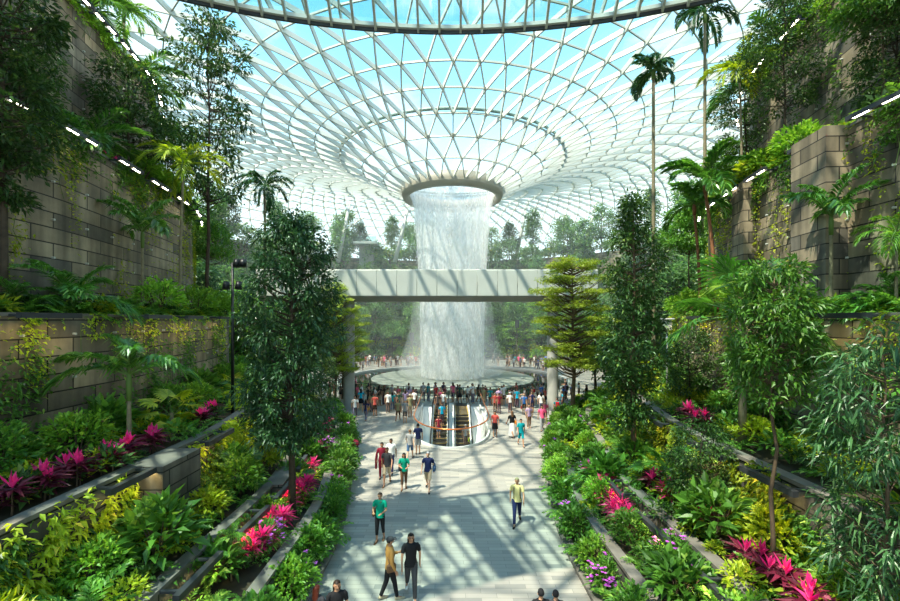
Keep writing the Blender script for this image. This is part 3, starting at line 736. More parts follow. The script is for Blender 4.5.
def cordkind(name,inner,outer,seed,stems=3,**kw):
    def build(root):
        r=random.Random(seed); S=G();A=G();B=G()
        for i in range(stems):
            st,a,b=cordgeo(seed*5+i,**kw); m=Matrix.Translation((r.uniform(-.22,.22)*(i>0),r.uniform(-.22,.22)*(i>0),0))@Matrix.Scale(r.uniform(.75,1.1),4)
            S.merge(st,m);A.merge(a,m);B.merge(b,m)
        part('stems',S,M['bark'],root); part('young_leaves',A,M[inner],root,label='bright pink upright young leaves' if inner=='pink' else None); part('old_leaves',B,M[outer],root)
    return Kind(name,'cordyline',build)
def shrubgeo(seed,R,H,n,Lf,w,droop=.3,fl=.0):
    r=np.random.default_rng(seed); st=G(); g=G()
    for i in range(9):
        a=r.uniform(0,2*PI); q=r.uniform(.3,.8); tube(st,[(0,0,0),(R*q*.5*math.cos(a),R*q*.5*math.sin(a),H*.45),(R*q*math.cos(a),R*q*math.sin(a),H*.8)],[.02,.014,.006],4,cap=False)
    v=unit(r.normal(0,1,(n,3))); v[:,2]=np.abs(v[:,2])*1.1-.15
    lump=1+.16*np.sin(v[:,0]*5+seed)*np.cos(v[:,1]*6+seed*2); rad=(r.uniform(.1,1,n)**.35)*lump
    P=v*rad[:,None]*np.array([R,R,H*.55])+np.array([0,0,H*.42]); P[:,2]=np.maximum(P[:,2],.02)
    leaves(g,P,v+r.normal(0,.45,(n,3))+np.array([0,0,.12]),Lf*r.uniform(.7,1.25,n),w*r.uniform(.7,1.2,n),droop=r.uniform(0,droop,n),rng=r)
    return st,g
def shrubkind(name,cat,mat,seed,R,H,n,Lf,w,flower=None):
    def build(root):
        st,g=shrubgeo(seed,R,H,n,Lf,w); part('stems',st,M['bark'],root); part('foliage',g,M[mat],root)
        if flower:
            r=np.random.default_rng(seed+1); F=G(); m=70; v=unit(r.normal(0,1,(m,3))); v[:,2]=np.abs(v[:,2])
            cl=v[r.integers(0,14,m)]*np.array([R,R,H*.6])*1.08+np.array([0,0,H*.5])+r.normal(0,.05,(m,3))
            for q in range(5):
                a=q*2*PI/5; leaves(F,cl,np.tile([math.cos(a),math.sin(a),.35],(m,1)),.055,.045,droop=.1)
            o=part('flowers',F,M[flower],root); o['kind']='stuff'
    return Kind(name,cat,build)
K={}
K['fig']=treekind('fig_tree','tree','g_blue','barkdark',seed=3,H=9.6,crown_z0=2.5,R=1.75,nclus=185,per=82,L0=.19,W0=.085,trunk_r=.13,shape='oval',rc=.42,flat=.8,droop=.5)
K['figb']=treekind('slender_fig_tree','tree','g_dark','bark',seed=8,H=9.6,crown_z0=1.4,R=1.05,nclus=150,per=65,L0=.17,W0=.085,trunk_r=.10,shape='column',rc=.42)
K['term']=treekind('terminalia_tree','tree','g_term','bark',seed=12,H=9.6,crown_z0=2.6,R=3.1,nclus=210,per=120,L0=.17,W0=.09,trunk_r=.16,shape='layer',rc=.66,flat=.2,droop=.1)
K['slim']=treekind('slim_rainforest_tree','tree','g_dark','barkdark',seed=21,H=8.6,crown_z0=3.2,R=1.5,nclus=90,per=55,L0=.17,W0=.075,trunk_r=.07,shape='oval',rc=.42)
K['edge']=treekind('leafy_edge_tree','tree','g_dark','barkdark',seed=33,H=7,crown_z0=.4,R=1.9,nclus=140,per=60,L0=.2,W0=.09,trunk_r=.1,shape='oval',rc=.45)
K['long']=treekind('long_leaved_tree','tree','g_blue','bark',seed=41,H=6.6,crown_z0=1.4,R=1.25,nclus=85,per=45,L0=.30,W0=.065,trunk_r=.07,shape='oval',rc=.42,droop=.7)
K['lite']=treekind('light_crowned_tree','tree','g_mid','bark',seed=45,H=6.5,crown_z0=2.2,R=1.6,nclus=85,per=50,L0=.2,W0=.1,trunk_r=.07,shape='umbrella',rc=.5)
K['edgel']=treekind('leafy_edge_tree','tree','g_dark','barkdark',seed=35,H=11.5,crown_z0=3.2,R=1.45,nclus=150,per=60,L0=.2,W0=.09,trunk_r=.1,shape='column',rc=.4)
K['mop']=treekind('round_crowned_tree','tree','g_mid','bark',seed=37,H=7.0,crown_z0=3.9,R=1.15,nclus=95,per=55,L0=.2,W0=.08,trunk_r=.07,shape='oval',rc=.38)
K['small']=treekind('small_bushy_tree','tree','g_dark','barkdark',seed=52,H=3.4,crown_z0=.9,R=1.15,nclus=80,per=50,L0=.13,W0=.06,trunk_r=.05,shape='oval',rc=.33)
for i,(sh,R,H,mt) in enumerate([('oval',2.5,9,'g_far'),('layer',3.2,8.5,'g_lite'),('column',1.6,10,'g_far'),('oval',2.9,8,'g_mid'),('umbrella',2.9,9.5,'g_far'),('cone',2.1,9,'g_blue')]):
    K['far%d'%i]=treekind('rainforest_tree','tree',mt,'barkdark',seed=60+i,H=H,crown_z0=H*.36,R=R,nclus=60,per=34,L0=.42,W0=.24,trunk_r=.14,shape=sh,rc=.85,flat=.3 if sh=='layer' else .75)
FR=dict(Lf=2.0,elev=.8,droop=1.5,nl=34,ll=.62,lw=.075,ld=.35)
K['palm_areca']=palmkind('areca_palm','palm','g_palmy','palmtrunk',3.3,11,dict(FR,Lf=1.7,ll=.5,lw=.06),tr=.06,shaft='stem',seed=2)
K['palm_young']=palmkind('young_palm','palm','g_palm','palmtrunk',1.25,7,dict(FR,Lf=1.5,droop=1.3,ll=.5,lw=.085,vee=.5,ld=.6),tr=.055,shaft='stem',elevs=(.45,1.3),seed=4)
K['palm_mid']=palmkind('feather_palm','palm','g_palmy','palmtrunk',6.3,12,dict(FR,Lf=2.1,droop=1.7,ll=.62,lw=.07),tr=.065,lean=.02,shaft='stem',seed=12)
K['palm_stem']=palmkind('young_palm','palm','g_palm','palmtrunk',2.5,8,dict(FR,Lf=1.7,droop=1.25,ll=.55,lw=.085,vee=.55,ld=.6),tr=.055,shaft='stem',elevs=(.45,1.3),seed=14)
K['palm_tall']=palmkind('tall_palm','palm','g_palmd','palmtrunk',10.5,13,dict(FR,Lf=2.1,ll=.55,lw=.11,droop=1.7,ld=.5),tr=.11,shaft='stem',elevs=(.0,1.1),seed=5)
K['palm_giant']=palmkind('very_tall_palm','palm','g_palmd','palmtrunk',21.6,15,dict(FR,Lf=2.1,ll=.6,lw=.13,droop=1.7,ld=.5),tr=.14,shaft='stem',elevs=(.0,1.1),seed=15)
K['palm_red']=palmkind('red_stemmed_palm','palm','g_palm','palmred',6.0,12,dict(FR,Lf=2.3,ll=.7,lw=.15),tr=.09,lean=.07,shaft='palmred',seed=6)
K['palm_bush']=palmkind('bushy_palm','palm','g_palm','palmtrunk',.55,15,dict(FR,Lf=2.1,ll=.62,lw=.07,droop=1.3),elevs=(.25,1.25),seed=7)
K['palm_lite']=palmkind('feather_palm','palm','g_lite','palmtrunk',2.6,10,dict(FR,Lf=1.7,droop=1.8,ll=.45,lw=.05,ld=.5),tr=.06,shaft='stem',seed=9)
K['fan']=fankind('fan_palm','palm','g_palm',2.3,15,.72,seed=3,pet=.8,seg=20,w=.06)
K['fany']=fankind('yellow_fan_palm','palm','g_palmy',.7,9,.55,seed=4,pet=.7,seg=20,w=.12)
K['fanlow']=fankind('low_fan_palm','palm','g_palm',.4,14,.5,seed=5,pet=.7)
K['cord']=cordkind('pink_cordyline','pink','maroon',3,3)
K['cord2']=cordkind('bright_pink_cordyline','pink','pinkd',7,4,H=.55,n_in=10,n_out=12,Lf=.38,w=.06)
K['bushg']=shrubkind('round_leafy_shrub','shrub','g_mid',2,.62,1.15,900,.15,.08)
K['bushl']=shrubkind('light_green_shrub','shrub','g_lite',3,.6,1.0,800,.14,.07)
K['busho']=shrubkind('orchid_clump','flowers','g_mid',4,.45,.85,420,.26,.05,'purple')
K['bushb']=shrubkind('broad_leaved_shrub','shrub','g_mid',6,.6,1.1,260,.34,.17)
K['bushy']=shrubkind('yellow_leafed_shrub','shrub','g_yel',9,.55,1.0,520,.2,.09)
def fernbuild(root): part('fronds',ferngeo(5,.85,18,14),M['g_fern'],root)
K['fern']=Kind('fern','fern',fernbuild)
# ------------------------------------------------------------------ uncountable undergrowth of each bed
RG=random.Random(77)
FG=[ferngeo(i,.62,10,9) for i in range(4)]
SG=[shrubgeo(i+20,.4,.55,150,.16,.075)[1] for i in range(3)]+[shrubgeo(i+30,.42,.6,80,.24,.12)[1] for i in range(2)]
def cover(k,side,Y0,Y1,dens,mix,label,scale=1.0,fr=(.0,1.0)):
    g=G(); Y=Y0
    while Y<Y1:
        a,_,_=onwall(k,side,Y,.36 if side<0 or k not in (1,2) else .05); b,_,_=(onwall(k+1,side,Y) if k<6 else onwall(k,side,Y,4.5))
        w=(b-a).length; n=max(1,int(dens*w*1.0+RG.random()))
        for i in range(n):
            f=RG.uniform(*fr); p=a.lerp(b,f); p.y+=RG.uniform(-.5,.5); p.z=TOP[k]-.05
            q=RG.random(); s=RG.uniform(.65,1.25)*scale
            kind=RG.choices(range(4),mix)[0]
            src=RG.choice(FG) if kind in(0,) else RG.choice(SG)
            g.merge(src,Matrix.Translation(p)@Matrix.Rotation(RG.uniform(0,6.28),4,'Z')@Matrix.Scale(s,4),kind)
        Y+=1.0
    o=part('undergrowth',g,[M['g_fern'],M['g_mid'],M['g_yel'],M['g_dark']]); tag(o,label,'undergrowth',kind='stuff')
for side in (-1,1):
    s_=SIDE[side]
    cover(0,side,7.5,38,2.6,(4,4,1,2),'low ferns and leafy ground cover along the %s edge of the walkway'%s_,.75)
    cover(1,side,7,38,1.8 if side<0 else 3.0,(4,3,1.5,2),'mixed ferns and herbs in the %s lowest planter'%s_,.8)
    cover(2,side,6.5,38,1.5 if side<0 else 2.4,(4,2,3.0,1),'yellow-green ferns filling the %s second planter'%s_,.9)
    cover(3,side,6,38,1.2,(4,2,2,2),'ferns and leafy plants below the %s tall stone wall'%s_,1.0)
    cover(4,side,7,38,2.2,(6,2,1.2,2),'dense ferns on the %s eye-level ledge'%s_,.95)
    cover(5,side,9,38,1.4,(4,3,2,2),'ferns and creepers on top of the %s upper stone wall'%s_,1.0)
    cover(6,side,12,38,.8,(3,3,2,3),'greenery along the top of the %s topmost wall'%s_,1.3)
# creepers on the walls
def creeper(k,side,Y0,Y1,npatch,per,mat,Lf,W,label,zr=(0,1),hang=False,sag=.35):
    r=np.random.default_rng(k*10+side+int(Y0)*3+npatch); g=G()
    P=[];D=[]
    z0=TOP[k-1];z1=TOP[k]
    for c in range(npatch):
        Y=r.uniform(Y0,Y1); zc=z0+(z1-z0)*r.uniform(*zr); n=int(per*r.uniform(.4,1.6))
        if hang: zc=z1+.1
        ln=r.uniform(.3,1.0)*(z1-z0)*(sag if hang else .35); wd=r.uniform(.12,.5)
        pts=[]
        for i in range(n):
            if hang: z=zc-ln*r.uniform(0,1)**1.2; y=Y+r.normal(0,wd)*(1-.4*(zc-z)/max(ln,.1))
            else: z=zc+r.normal(0,ln*.6); y=Y+r.normal(0,wd)+math.sin(z*3+c)*.15
            if z<z0 or z>z1+.15: continue
            w=onwall(k,side,min(max(y,5),80))
            if w is None: continue
            p,nn,a=w
            P.append((p.x+nn.x*r.uniform(.02,.16),p.y+nn.y*.1,z)); D.append((nn.x*.6+r.normal(0,.5),nn.y*.6+r.normal(0,.6),r.normal(-.1,.5)))
    P=np.array(P);D=np.array(D); leaves(g,P,D,Lf*r.uniform(.6,1.3,len(P)),W*r.uniform(.7,1.2,len(P)),droop=.3,rng=r)
    # stems
    for c in range(npatch//2):
        q=P[r.integers(0,len(P))]; ln=r.uniform(.4,1.3); zz=max(q[2]-ln,z0); tube(g,[(q[0],q[1],q[2]),(q[0],q[1]+r.normal(0,.1),(q[2]+zz)/2),(q[0],q[1]+r.normal(0,.15),zz)],.008,3,1,cap=False)
    o=part('creepers',g,[M[mat],M['stem']]); tag(o,label,'creeper',kind='stuff')
for side in (-1,1):
    s_=SIDE[side]
    creeper(6,side,9,34,14,90,'g_mid',.17,.09,'green creepers climbing the topmost stone wall on the '+s_)
    creeper(6,side,11,34,60,70,'g_lite',.15,.08,'light green creepers hanging over the topmost stone wall on the '+s_,hang=True,sag=.13)
    creeper(5,side,8,34,46,90,'g_yel',.13,.075,'yellow-green creepers on the upper stone wall on the '+s_)
    creeper(5,side,8,34,44,90,'g_mid',.14,.08,'small leaved creepers on the upper stone wall on the '+s_,hang=True,sag=.3)
    creeper(4,side,8,34,60,70,'g_mid',.15,.085,'green creepers on the tall stone wall on the '+s_,zr=(0,.8))
    creeper(4,side,8,34,40,60,'g_yel',.12,.07,'yellow-green creepers trailing down the tall stone wall on the '+s_,hang=True,sag=.6)
    creeper(3,side,6.5,34,80,150,'g_yel',.19,.085,'bright yellow-green climbers covering the third planter wall on the '+s_,zr=(.0,.9))
    creeper(3,side,6.5,34,40,130,'g_mid',.2,.1,'mid green climbers on the third planter wall on the '+s_,zr=(.0,.75))
    creeper(2,side,6.5,34,26,40,'g_mid',.13,.07,'sparse creepers on the second planter wall on the '+s_,hang=True,sag=.7)
    creeper(1,side,7,34,30,50,'g_mid',.13,.07,'creepers spilling over the lowest planter wall on the '+s_,hang=True,sag=.8)
    # steel cable studs on walls
    for k in (4,5,6):
        g=G(); Y=8.0
        while Y<34:
            z=TOP[k]-.5
            p,nn,a=onwall(k,side,Y)
            while z>TOP[k-1]+.6:
                tube(g,[(p.x,p.y,z),(p.x+nn.x*.09,p.y+nn.y*.09,z)],.035,8); z-=1.24
            Y+=1.5
        o=part('wire_studs',g,M['steel']); tag(o,'small steel climbing-wire studs dotted over the %s %s'%(s_,TN[k]),'stud',kind='stuff')
# ------------------------------------------------------------------ single plants, left side
def P3(k,side,px,f=.5): return bedpx(k,side,px,f)
lt='on the left '
def place(kind,k,side,px,f=.5,rz=0,s=1,phrase='',group=None,dz=0,how='front'):
    p=P3(k,side,px,f); p.z+=dz; return K[kind].place(p,rz,s,phrase,group,how)
place('fig',1,-1,292,.35,.3,(.92,.92,1.03),'large dark fig tree standing in the left lowest planter')
place('slim',1,-1,322,.5,1.2,.55,'thin tree with small dark crown behind the large left fig tree')
place('slim',4,-1,209,.3,.5,(1.6,1.6,2.05),'tall airy dark tree on the left eye-level ledge')
place('edgel',4,-1,3,.4,.2,(1,1,1),'large dark leafy tree at the left edge of the view')
place('small',5,-1,128,.15,0,1.5,'small dark bushy tree on top of the left upper wall')
place('small',5,-1,20,.5,1,1.1,'small bushy tree in the near corner of the left upper bed')
place('palm_bush',5,-1,88,.15,.4,1.15,'dark bushy palm on top of the left upper wall')
place('palm_mid',4,-1,180,.2,.4,1.05,'slender palm with yellow-green crown on the left ledge')
place('palm_stem',4,-1,143,.35,.9,1.15,'young palm with arching fronds on the left ledge')
place('palm_bush',4,-1,75,.3,1.4,1.0,'dark bushy palm on the left ledge')
K['palm_tall'].place(Vector((-13.0,30.2,3.6)),0,(1,1,1.2),'tall dark palm between the tall airy tree and the large left fig tree')
place('palm_bush',4,-1,8,.4,2.4,.62,'bushy palm at the near end of the left ledge')
place('palm_young',3,-1,128,.3,2.2,1.3,'young palm with split fronds growing in front of the left tall wall')
place('fany',3,-1,172,.35,.3,1.0,'yellow fan palm beside cordylines on the left third planter')
place('fany',3,-1,232,.5,1.3,.8,'small yellow fan palm near the left lamp post')
place('fan',2,-1,268,.6,1,.8,'dark fan palm behind the large left fig tree')
place('palm_areca',6,-1,150,.02,.4,.8,'leaning feather palm at the top of the left topmost wall')
place('palm_lite',6,-1,172,.02,1.4,.9,'bushy palm at the top of the left topmost wall')
place('lite',5,-1,222,.4,1,1.0,'light crowned tree on the left upper wall')
place('lite',4,-1,238,.5,2,1.0,'light crowned tree on the far part of the left ledge')
place('fanlow',2,-1,240,.5,1,1.0,'low fan palm in the left second planter')
place('fanlow',1,-1,296,.6,.4,.8,'low fan palm in the left lowest planter')
place('palm_bush',1,-1,325,.4,.4,.5,'bushy palm with yellowish fronds in the left lowest planter')
place('palm_lite',1,-1,232,.5,2,.35,'small feather palm at the near end of the left lowest planter')
for px in (14,44,76,104,128,150,): place('cord',3,-1,px,.12,px,1.1,'pink cordyline along the front of the left third planter','pink cordylines on the left third planter')
for px in (200,214): place('cord',3,-1,px,.2,px,1.0,'pink cordyline along the front of the left third planter','pink cordylines on the left third planter')
for px in (252,262,272,281,290,298,306): place('cord2',1,-1,px,.35+.12*math.sin(px),px,1.15,'bright pink cordyline clump in the left lowest planter','bright pink cordylines in the left lowest planter')
for px in (313,320,327,334,339): place('cord2' if px%2 else 'cord',1,-1,px,.3,px,1.1,'dark pink cordyline in the far part of the left lowest planter','far pink cordylines in the left lowest planter')
for px in (95,104,150,190): place('cord',5,-1,px+10,.08,px,.9,'pink cordyline on top of the left upper wall','pink cordylines on the left upper wall')
RG.seed(5)
seq=['bushg','fern','bushl','busho','bushg','bushb','fern','busho','bushg']
i=0; Y=9.6
while Y<33:
    kind=seq[i%len(seq)] if Y<15.5 else ('bushg' if i%4!=1 else 'busho')
    p=bed(0,-1,Y,.25+.2*RG.random()); p.x+=.0
    nm={'bushg':'round green shrub spilling over the left edge of the walkway','bushl':'light green shrub on the left edge of the walkway','busho':'purple orchid clump on the left edge of the walkway','bushb':'broad leaved shrub on the left edge of the walkway','fern':'large fern on the left edge of the walkway'}[kind]
    K[kind].place(p,RG.uniform(0,6),RG.uniform(.9,1.2)*(1.0 if Y<16 else 1.2),nm,'plants along the left edge of the walkway')
    i+=1; Y+=.85 if Y<16 else 1.1
seq=['fern','bushb','busho','bushl','fern','bushg']; i=0; Y=9.2
while Y<31:
    kind=seq[i%6]; p=bed(1,-1,Y,.75 if i%2 else .3)
    K[kind].place(p,RG.uniform(0,6),RG.uniform(.8,1.05),{'bushg':'round green shrub','bushl':'light green shrub','busho':'purple orchid clump','bushb':'broad leaved shrub','fern':'large fern'}[kind]+' in the left lowest planter','plants in the left lowest planter'); i+=1; Y+=1.5
seq=['bushy','fern','bushl','bushb','bushy']; i=0; Y=7.2
while Y<31:
    kind=seq[i%5]; p=bed(2,-1,Y,.3 if i%2 else .7)
    K[kind].place(p,RG.uniform(0,6),RG.uniform(.95,1.35),{'bushy':'yellow-green leafy shrub','bushl':'light green shrub','bushb':'broad leaved shrub','fern':'large fern'}[kind]+' in the left second planter','plants in the left second planter'); i+=1; Y+=1.0
seq=['bushb','fern','bushg','bushl']; i=0; Y=6.8
while Y<33:
    kind=seq[i%4]; p=bed(3,-1,Y,.65 if i%2 else .85)
    K[kind].place(p,RG.uniform(0,6),RG.uniform(1,1.5),{'bushg':'round green shrub','bushl':'light green shrub','bushb':'broad leaved shrub','fern':'large fern'}[kind]+' at the foot of the left tall wall','plants at the foot of the left tall wall'); i+=1; Y+=1.6
# ------------------------------------------------------------------ right side
place('figb',2,1,634,.3,.5,1.1,'narrow dark fig tree standing in the right second planter')
K['term'].place(Vector((8.3,29.0,1.0)),.4,(.95,.95,1.12),'layered light green terminalia tree in front of the right bridge column')
K['palm_giant'].place(Vector((14.95,31.6,3.6)),.6,1,'very tall slender palm standing before the roof lattice, right of the footbridge')
place('palm_red',4,1,716,.1,2.6,1.0,'red-stemmed leaning palm on the right ledge')
place('palm_red',4,1,700,.15,3.4,.9,'red-stemmed leaning palm on the right ledge')
place('palm_stem',4,1,832,.35,2.5,1.05,'young palm with arching fronds on the right ledge')
place('palm_mid',5,1,742,.25,2,1.0,'feathery light green palm on the right upper wall')
K['palm_tall'].place(Vector((16.3,27.5,13.35)),2,(1,1,1.25),'tall palm trunk rising behind the feathery palm on the right')
place('slim',5,1,784,.25,2.1,(1.0,1.0,.95),'slim tree with red-brown trunk on the right upper wall')
place('lite',5,1,884,.35,.4,.8,'light crowned tree at the top right corner of the view')
place('edge',5,1,897,.6,3.1,.6,'dark leafy tree at the top right edge of the view')
place('fan',3,1,742,.25,.7,1.75,'large fan palm rising in front of the right tall wall')
place('mop',2,1,771,.45,1.7,(.78,.78,1.0),'round crowned tree with bare trunk in the right second planter')
place('long',2,1,886,.5,.7,(.68,.68,.85),'large long-leaved tree at the right edge of the view')
place('palm_bush',4,1,895,.5,1.2,.7,'bushy palm at the near end of the right ledge')
place('palm_lite',4,1,898,.3,2.0,.7,'pale feather palm at the near end of the right ledge')
place('lite',4,1,672,.4,1.0,1.1,'light crowned tree on the far part of the right ledge')
place('lite',5,1,690,.4,1.0,.8,'light crowned tree on the far right upper wall')
place('slim',5,1,745,.6,1.0,1.0,'slim tree behind the feathery palm on the right upper wall')
place('slim',6,1,800,.1,1.0,.8,'slim tree on top of the right topmost wall')
place('slim',6,1,870,.1,2.0,.6,'slim tree on top of the right topmost wall')
place('palm_bush',2,1,600,.3,.5,.7,'bushy palm below the terminalia tree on the right')
place('palm_bush',1,1,603,.6,1.9,.65,'bushy palm behind the right walkway shrubs')
place('fanlow',2,1,668,.4,.5,1.3,'low fan palm behind the narrow right fig tree')
place('small',3,1,690,.5,.5,1.0,'small dark bushy tree below the right ledge')
place('small',2,1,700,.5,1.5,.8,'small dark bushy tree in the right second planter')
for px in (597,601,606,611,616,622,628): place('cord2',1,1,px,.55+.2*math.sin(px),px,1.25,'bright pink cordyline clump in the right lowest planter','bright pink cordylines in the right lowest planter')
for px in (655,670,700,760,785,812): place('cord2' if px==670 else 'cord',2,1,px,.25,px,1.15,'pink cordyline in the right second planter','pink cordylines in the right second planter')
for px in (672,686,722): place('cord2',4,1,px+4,.15,px,1.2,'pink cordyline on the right ledge','pink cordylines on the right ledge')
for px in (690,704): place('cord',3,1,px,.15,px,1.1,'pink cordyline on the right third planter','pink cordylines on the right third planter')
RG.seed(9)
seq=['fern','bushg','fern','busho','bushl','fern','bushg','busho']; i=0; Y=9.2
while Y<33:
    kind=seq[i%8] if Y<18 else ('bushl','bushg','busho','bushl')[i%4]
    p=bed(0,1,Y,.3+.2*RG.random())
    nm={'bushg':'round green shrub spilling over the right edge of the walkway','bushl':'light green shrub on the right edge of the walkway','busho':'purple orchid clump on the right edge of the walkway','fern':'large fern on the right edge of the walkway'}[kind]
    K[kind].place(p,RG.uniform(0,6),RG.uniform(.9,1.2)*(1.0 if Y<16 else 1.2),nm,'plants along the right edge of the walkway'); i+=1; Y+=.85 if Y<16 else 1.1
for (k,seq,dY,f,nm,gr) in [(1,['fern','bushl','bushb','busho','bushg'],1.3,.5,' in the right lowest planter','plants in the right lowest planter'),
        (2,['fern','bushl','fern','bushy','bushb','fern'],.95,.5,' in the right second planter','plants in the right second planter'),
        (3,['bushy','bushb','fern','bushg'],1.4,.6,' at the foot of the right tall wall','plants at the foot of the right tall wall')]:
    i=0; Y=7.0+k*.2
    while Y<32:
        kind=seq[i%len(seq)]; p=bed(k,1,Y,f+(.25 if i%2 else -.2))
        K[kind].place(p,RG.uniform(0,6),RG.uniform(.9,1.3),{'bushg':'round green shrub','bushl':'light green shrub','bushb':'broad leaved shrub','fern':'large fern','bushy':'yellow-green leafy shrub','busho':'purple orchid clump'}[kind]+nm,gr); i+=1; Y+=dY
for side,Y,kd,s,nm in ((-1,19.5,'palm_bush',1.3,'bushy palm arching above the left topmost wall, nearer the front'),(-1,22.5,'palm_lite',1.2,'pale feather palm arching above the left topmost wall'),(-1,25.5,'palm_bush',1.5,'bushy palm at the far end of the left topmost wall'),(1,22,'palm_bush',1.3,'bushy palm above the right topmost wall, nearer the front'),(1,26,'palm_bush',1.5,'bushy palm at the far end of the right topmost wall')):
    K[kd].place(bed(6,side,Y,.03)+Vector((-side*.2,0,-.8 if kd=='palm_lite' else .1)),Y,s,nm)
for k,side,dY,f in ((4,-1,.95,.12),(4,1,.95,.12),(5,-1,1.3,.1),(5,1,1.3,.1)):
    Y=8.5+k*.3; 
    while Y<25:
        K['fern'].place(bed(k,side,Y,f),RG.uniform(0,6),RG.uniform(.85,1.25),'large fern arching over the edge of the %s %s'%(SIDE[side],'eye-level ledge' if k==4 else 'upper stone wall'),'ferns along the terrace ledges'); Y+=dY*RG.uniform(.8,1.2)
for k,side,kind,pxs,nm in ((5,1,'bushy',(712,722,733,748,760),'yellow-green shrub on top of the right upper wall'),(5,1,'bushl',(690,700,728,770,800),'light green shrub on top of the right upper wall'),(5,-1,'bushl',(140,155,168,182),'light green shrub on top of the left upper wall'),
        (4,1,'bushl',(668,690,722,745),'light green shrub on the right ledge'),(4,-1,'bushl',(158,196,214,226),'light green shrub on the left ledge'),(6,-1,'bushy',(120,132,146,160),'yellow-green shrub on top of the left topmost wall'),(6,1,'bushl',(760,780,805,825),'light green shrub on top of the right topmost wall')):
    for px in pxs: place(kind,k,side,px,.12,px,1.7,nm,'shrubs on the terrace tops')
# ------------------------------------------------------------------ the far forest round the pool
RG.seed(21)
def arc(k,extra,t):
    """point on the far terraces: t from -1 (left) over 0 (straight behind) to 1 (right)"""
    P=tierline(k,1 if t>=0 else -1,extra); i=(len(P)-1)-abs(t)*(len(P)-1)*.62; a=int(i); 
    if a>=len(P)-1: a=len(P)-2
    p=P[a].lerp(P[a+1],i-a); return Vector((p.x,p.y,TOP[k]-.06))
rows=[(0,.5,30,['far0','far3','far1','far4'],.8,'front row'),(1,1.2,30,['far0','far4','far2','far3'],1.0,'low strip'),(2,.9,30,['far2','far0','far5','far3','far1'],1.05,'second terrace'),(3,1.2,34,['far5','far0','far4','far1'],1.05,'third terrace'),(4,.9,36,['far0','far5','far2','far4','far3'],1.15,'middle terrace'),
      (5,1.0,38,['far4','far2','far0','far3'],1.2,'upper terrace'),(6,1.2,40,['far2','far4','far0','far5'],.98,'top terrace')]
for k,ex,n,kinds,sc,nm in rows:
    for i in range(n):
        t=-1+2*(i+.5)/n+RG.uniform(-.02,.02); t=math.copysign(abs(t)**1.35,t)*.95
        p=arc(k,ex+RG.uniform(0,1.0),t)
        if p.y<40: continue
        K[kinds[i%len(kinds)]].place(p,RG.uniform(0,6),sc*RG.uniform(.85,1.2),'rainforest tree on the %s beyond the pool'%nm,'rainforest trees beyond the pool','left')
K['palm_tall'].place(arc(5,1,-.05),0,.75,'tall palm on the far terraces left of the waterfall',None,'left')
for q,t in enumerate((-.42,-.3,-.12,.2,.33)): K['palm_lite'].place(arc(5,.6,t),q,2.0,'far palm standing among the forest trees beyond the pool',None,'left')
for q,(x,y) in enumerate(((352,55),)): pass
K['term'].place(Vector((-9.3,35.0,.0)),2.0,(.75,.75,1.1),'light green terminalia tree behind the left bridge column')
K['term'].place(Vector((-10.2,41.0,.0)),1.0,(.9,.9,.95),'layered tree beside the pool behind the left bridge column')
for i,(X,Y,kd) in enumerate([(-12.5,38,'far3'),(12.5,37,'far1'),(14.5,43,'far0'),(-15.5,45,'far5'),(-11.8,33,'far2'),(12.8,31.5,'far5'),(17.5,48,'far3'),(-18.5,50,'far0')]):
    k=1 if abs(X)<14 else 0; K[kd].place(Vector((X,Y,TOP[k]-.1)),i,.85,'rainforest tree on the '+('left' if X<0 else 'right')+' beside the footbridge',None)
# far undergrowth on the terraces
for k in (0,1,2,3,4,5,6):
    g=G()
    for i in range(170):
        t=RG.uniform(-1,1); p=arc(k,RG.uniform(.4,2.2),t)
        if p.y<40: continue
        g.merge(RG.choice(SG),Matrix.Translation(p)@Matrix.Rotation(RG.uniform(0,6),4,'Z')@Matrix.Scale((RG.uniform(2.2,4.2) if k<5 else RG.uniform(3,5.8)),4),RG.choice([0,0,1,2]))
    o=part('undergrowth',g,[M['g_far'],M['g_lite'],M['g_yel']]); tag(o,'bushy undergrowth on the %s beyond the pool'%['pool-side strip','first low terrace','second low terrace','third terrace','fourth terrace','fifth terrace','highest terrace'][k],'undergrowth',kind='stuff')
# white viewing balcony on the far upper terrace, left
b=thing('balcony','pale viewing balcony among trees on the far upper terrace, left of waterfall','balcony',at(366,241,92)-Vector((0,0,.6)))
g=G(); bevbox(g,(0,0,0),(5,3,.5),.05); part('slab',g,M['panel'],b)
g=G(); box(g,(0,-1.45,.8),(5,.04,1.1)); part('glass_pane',g,M['glassgrey'],b)
g=G(); box(g,(0,.9,-3.2),(3,1.6,6)); part('support_wall',g,M['column'],b)
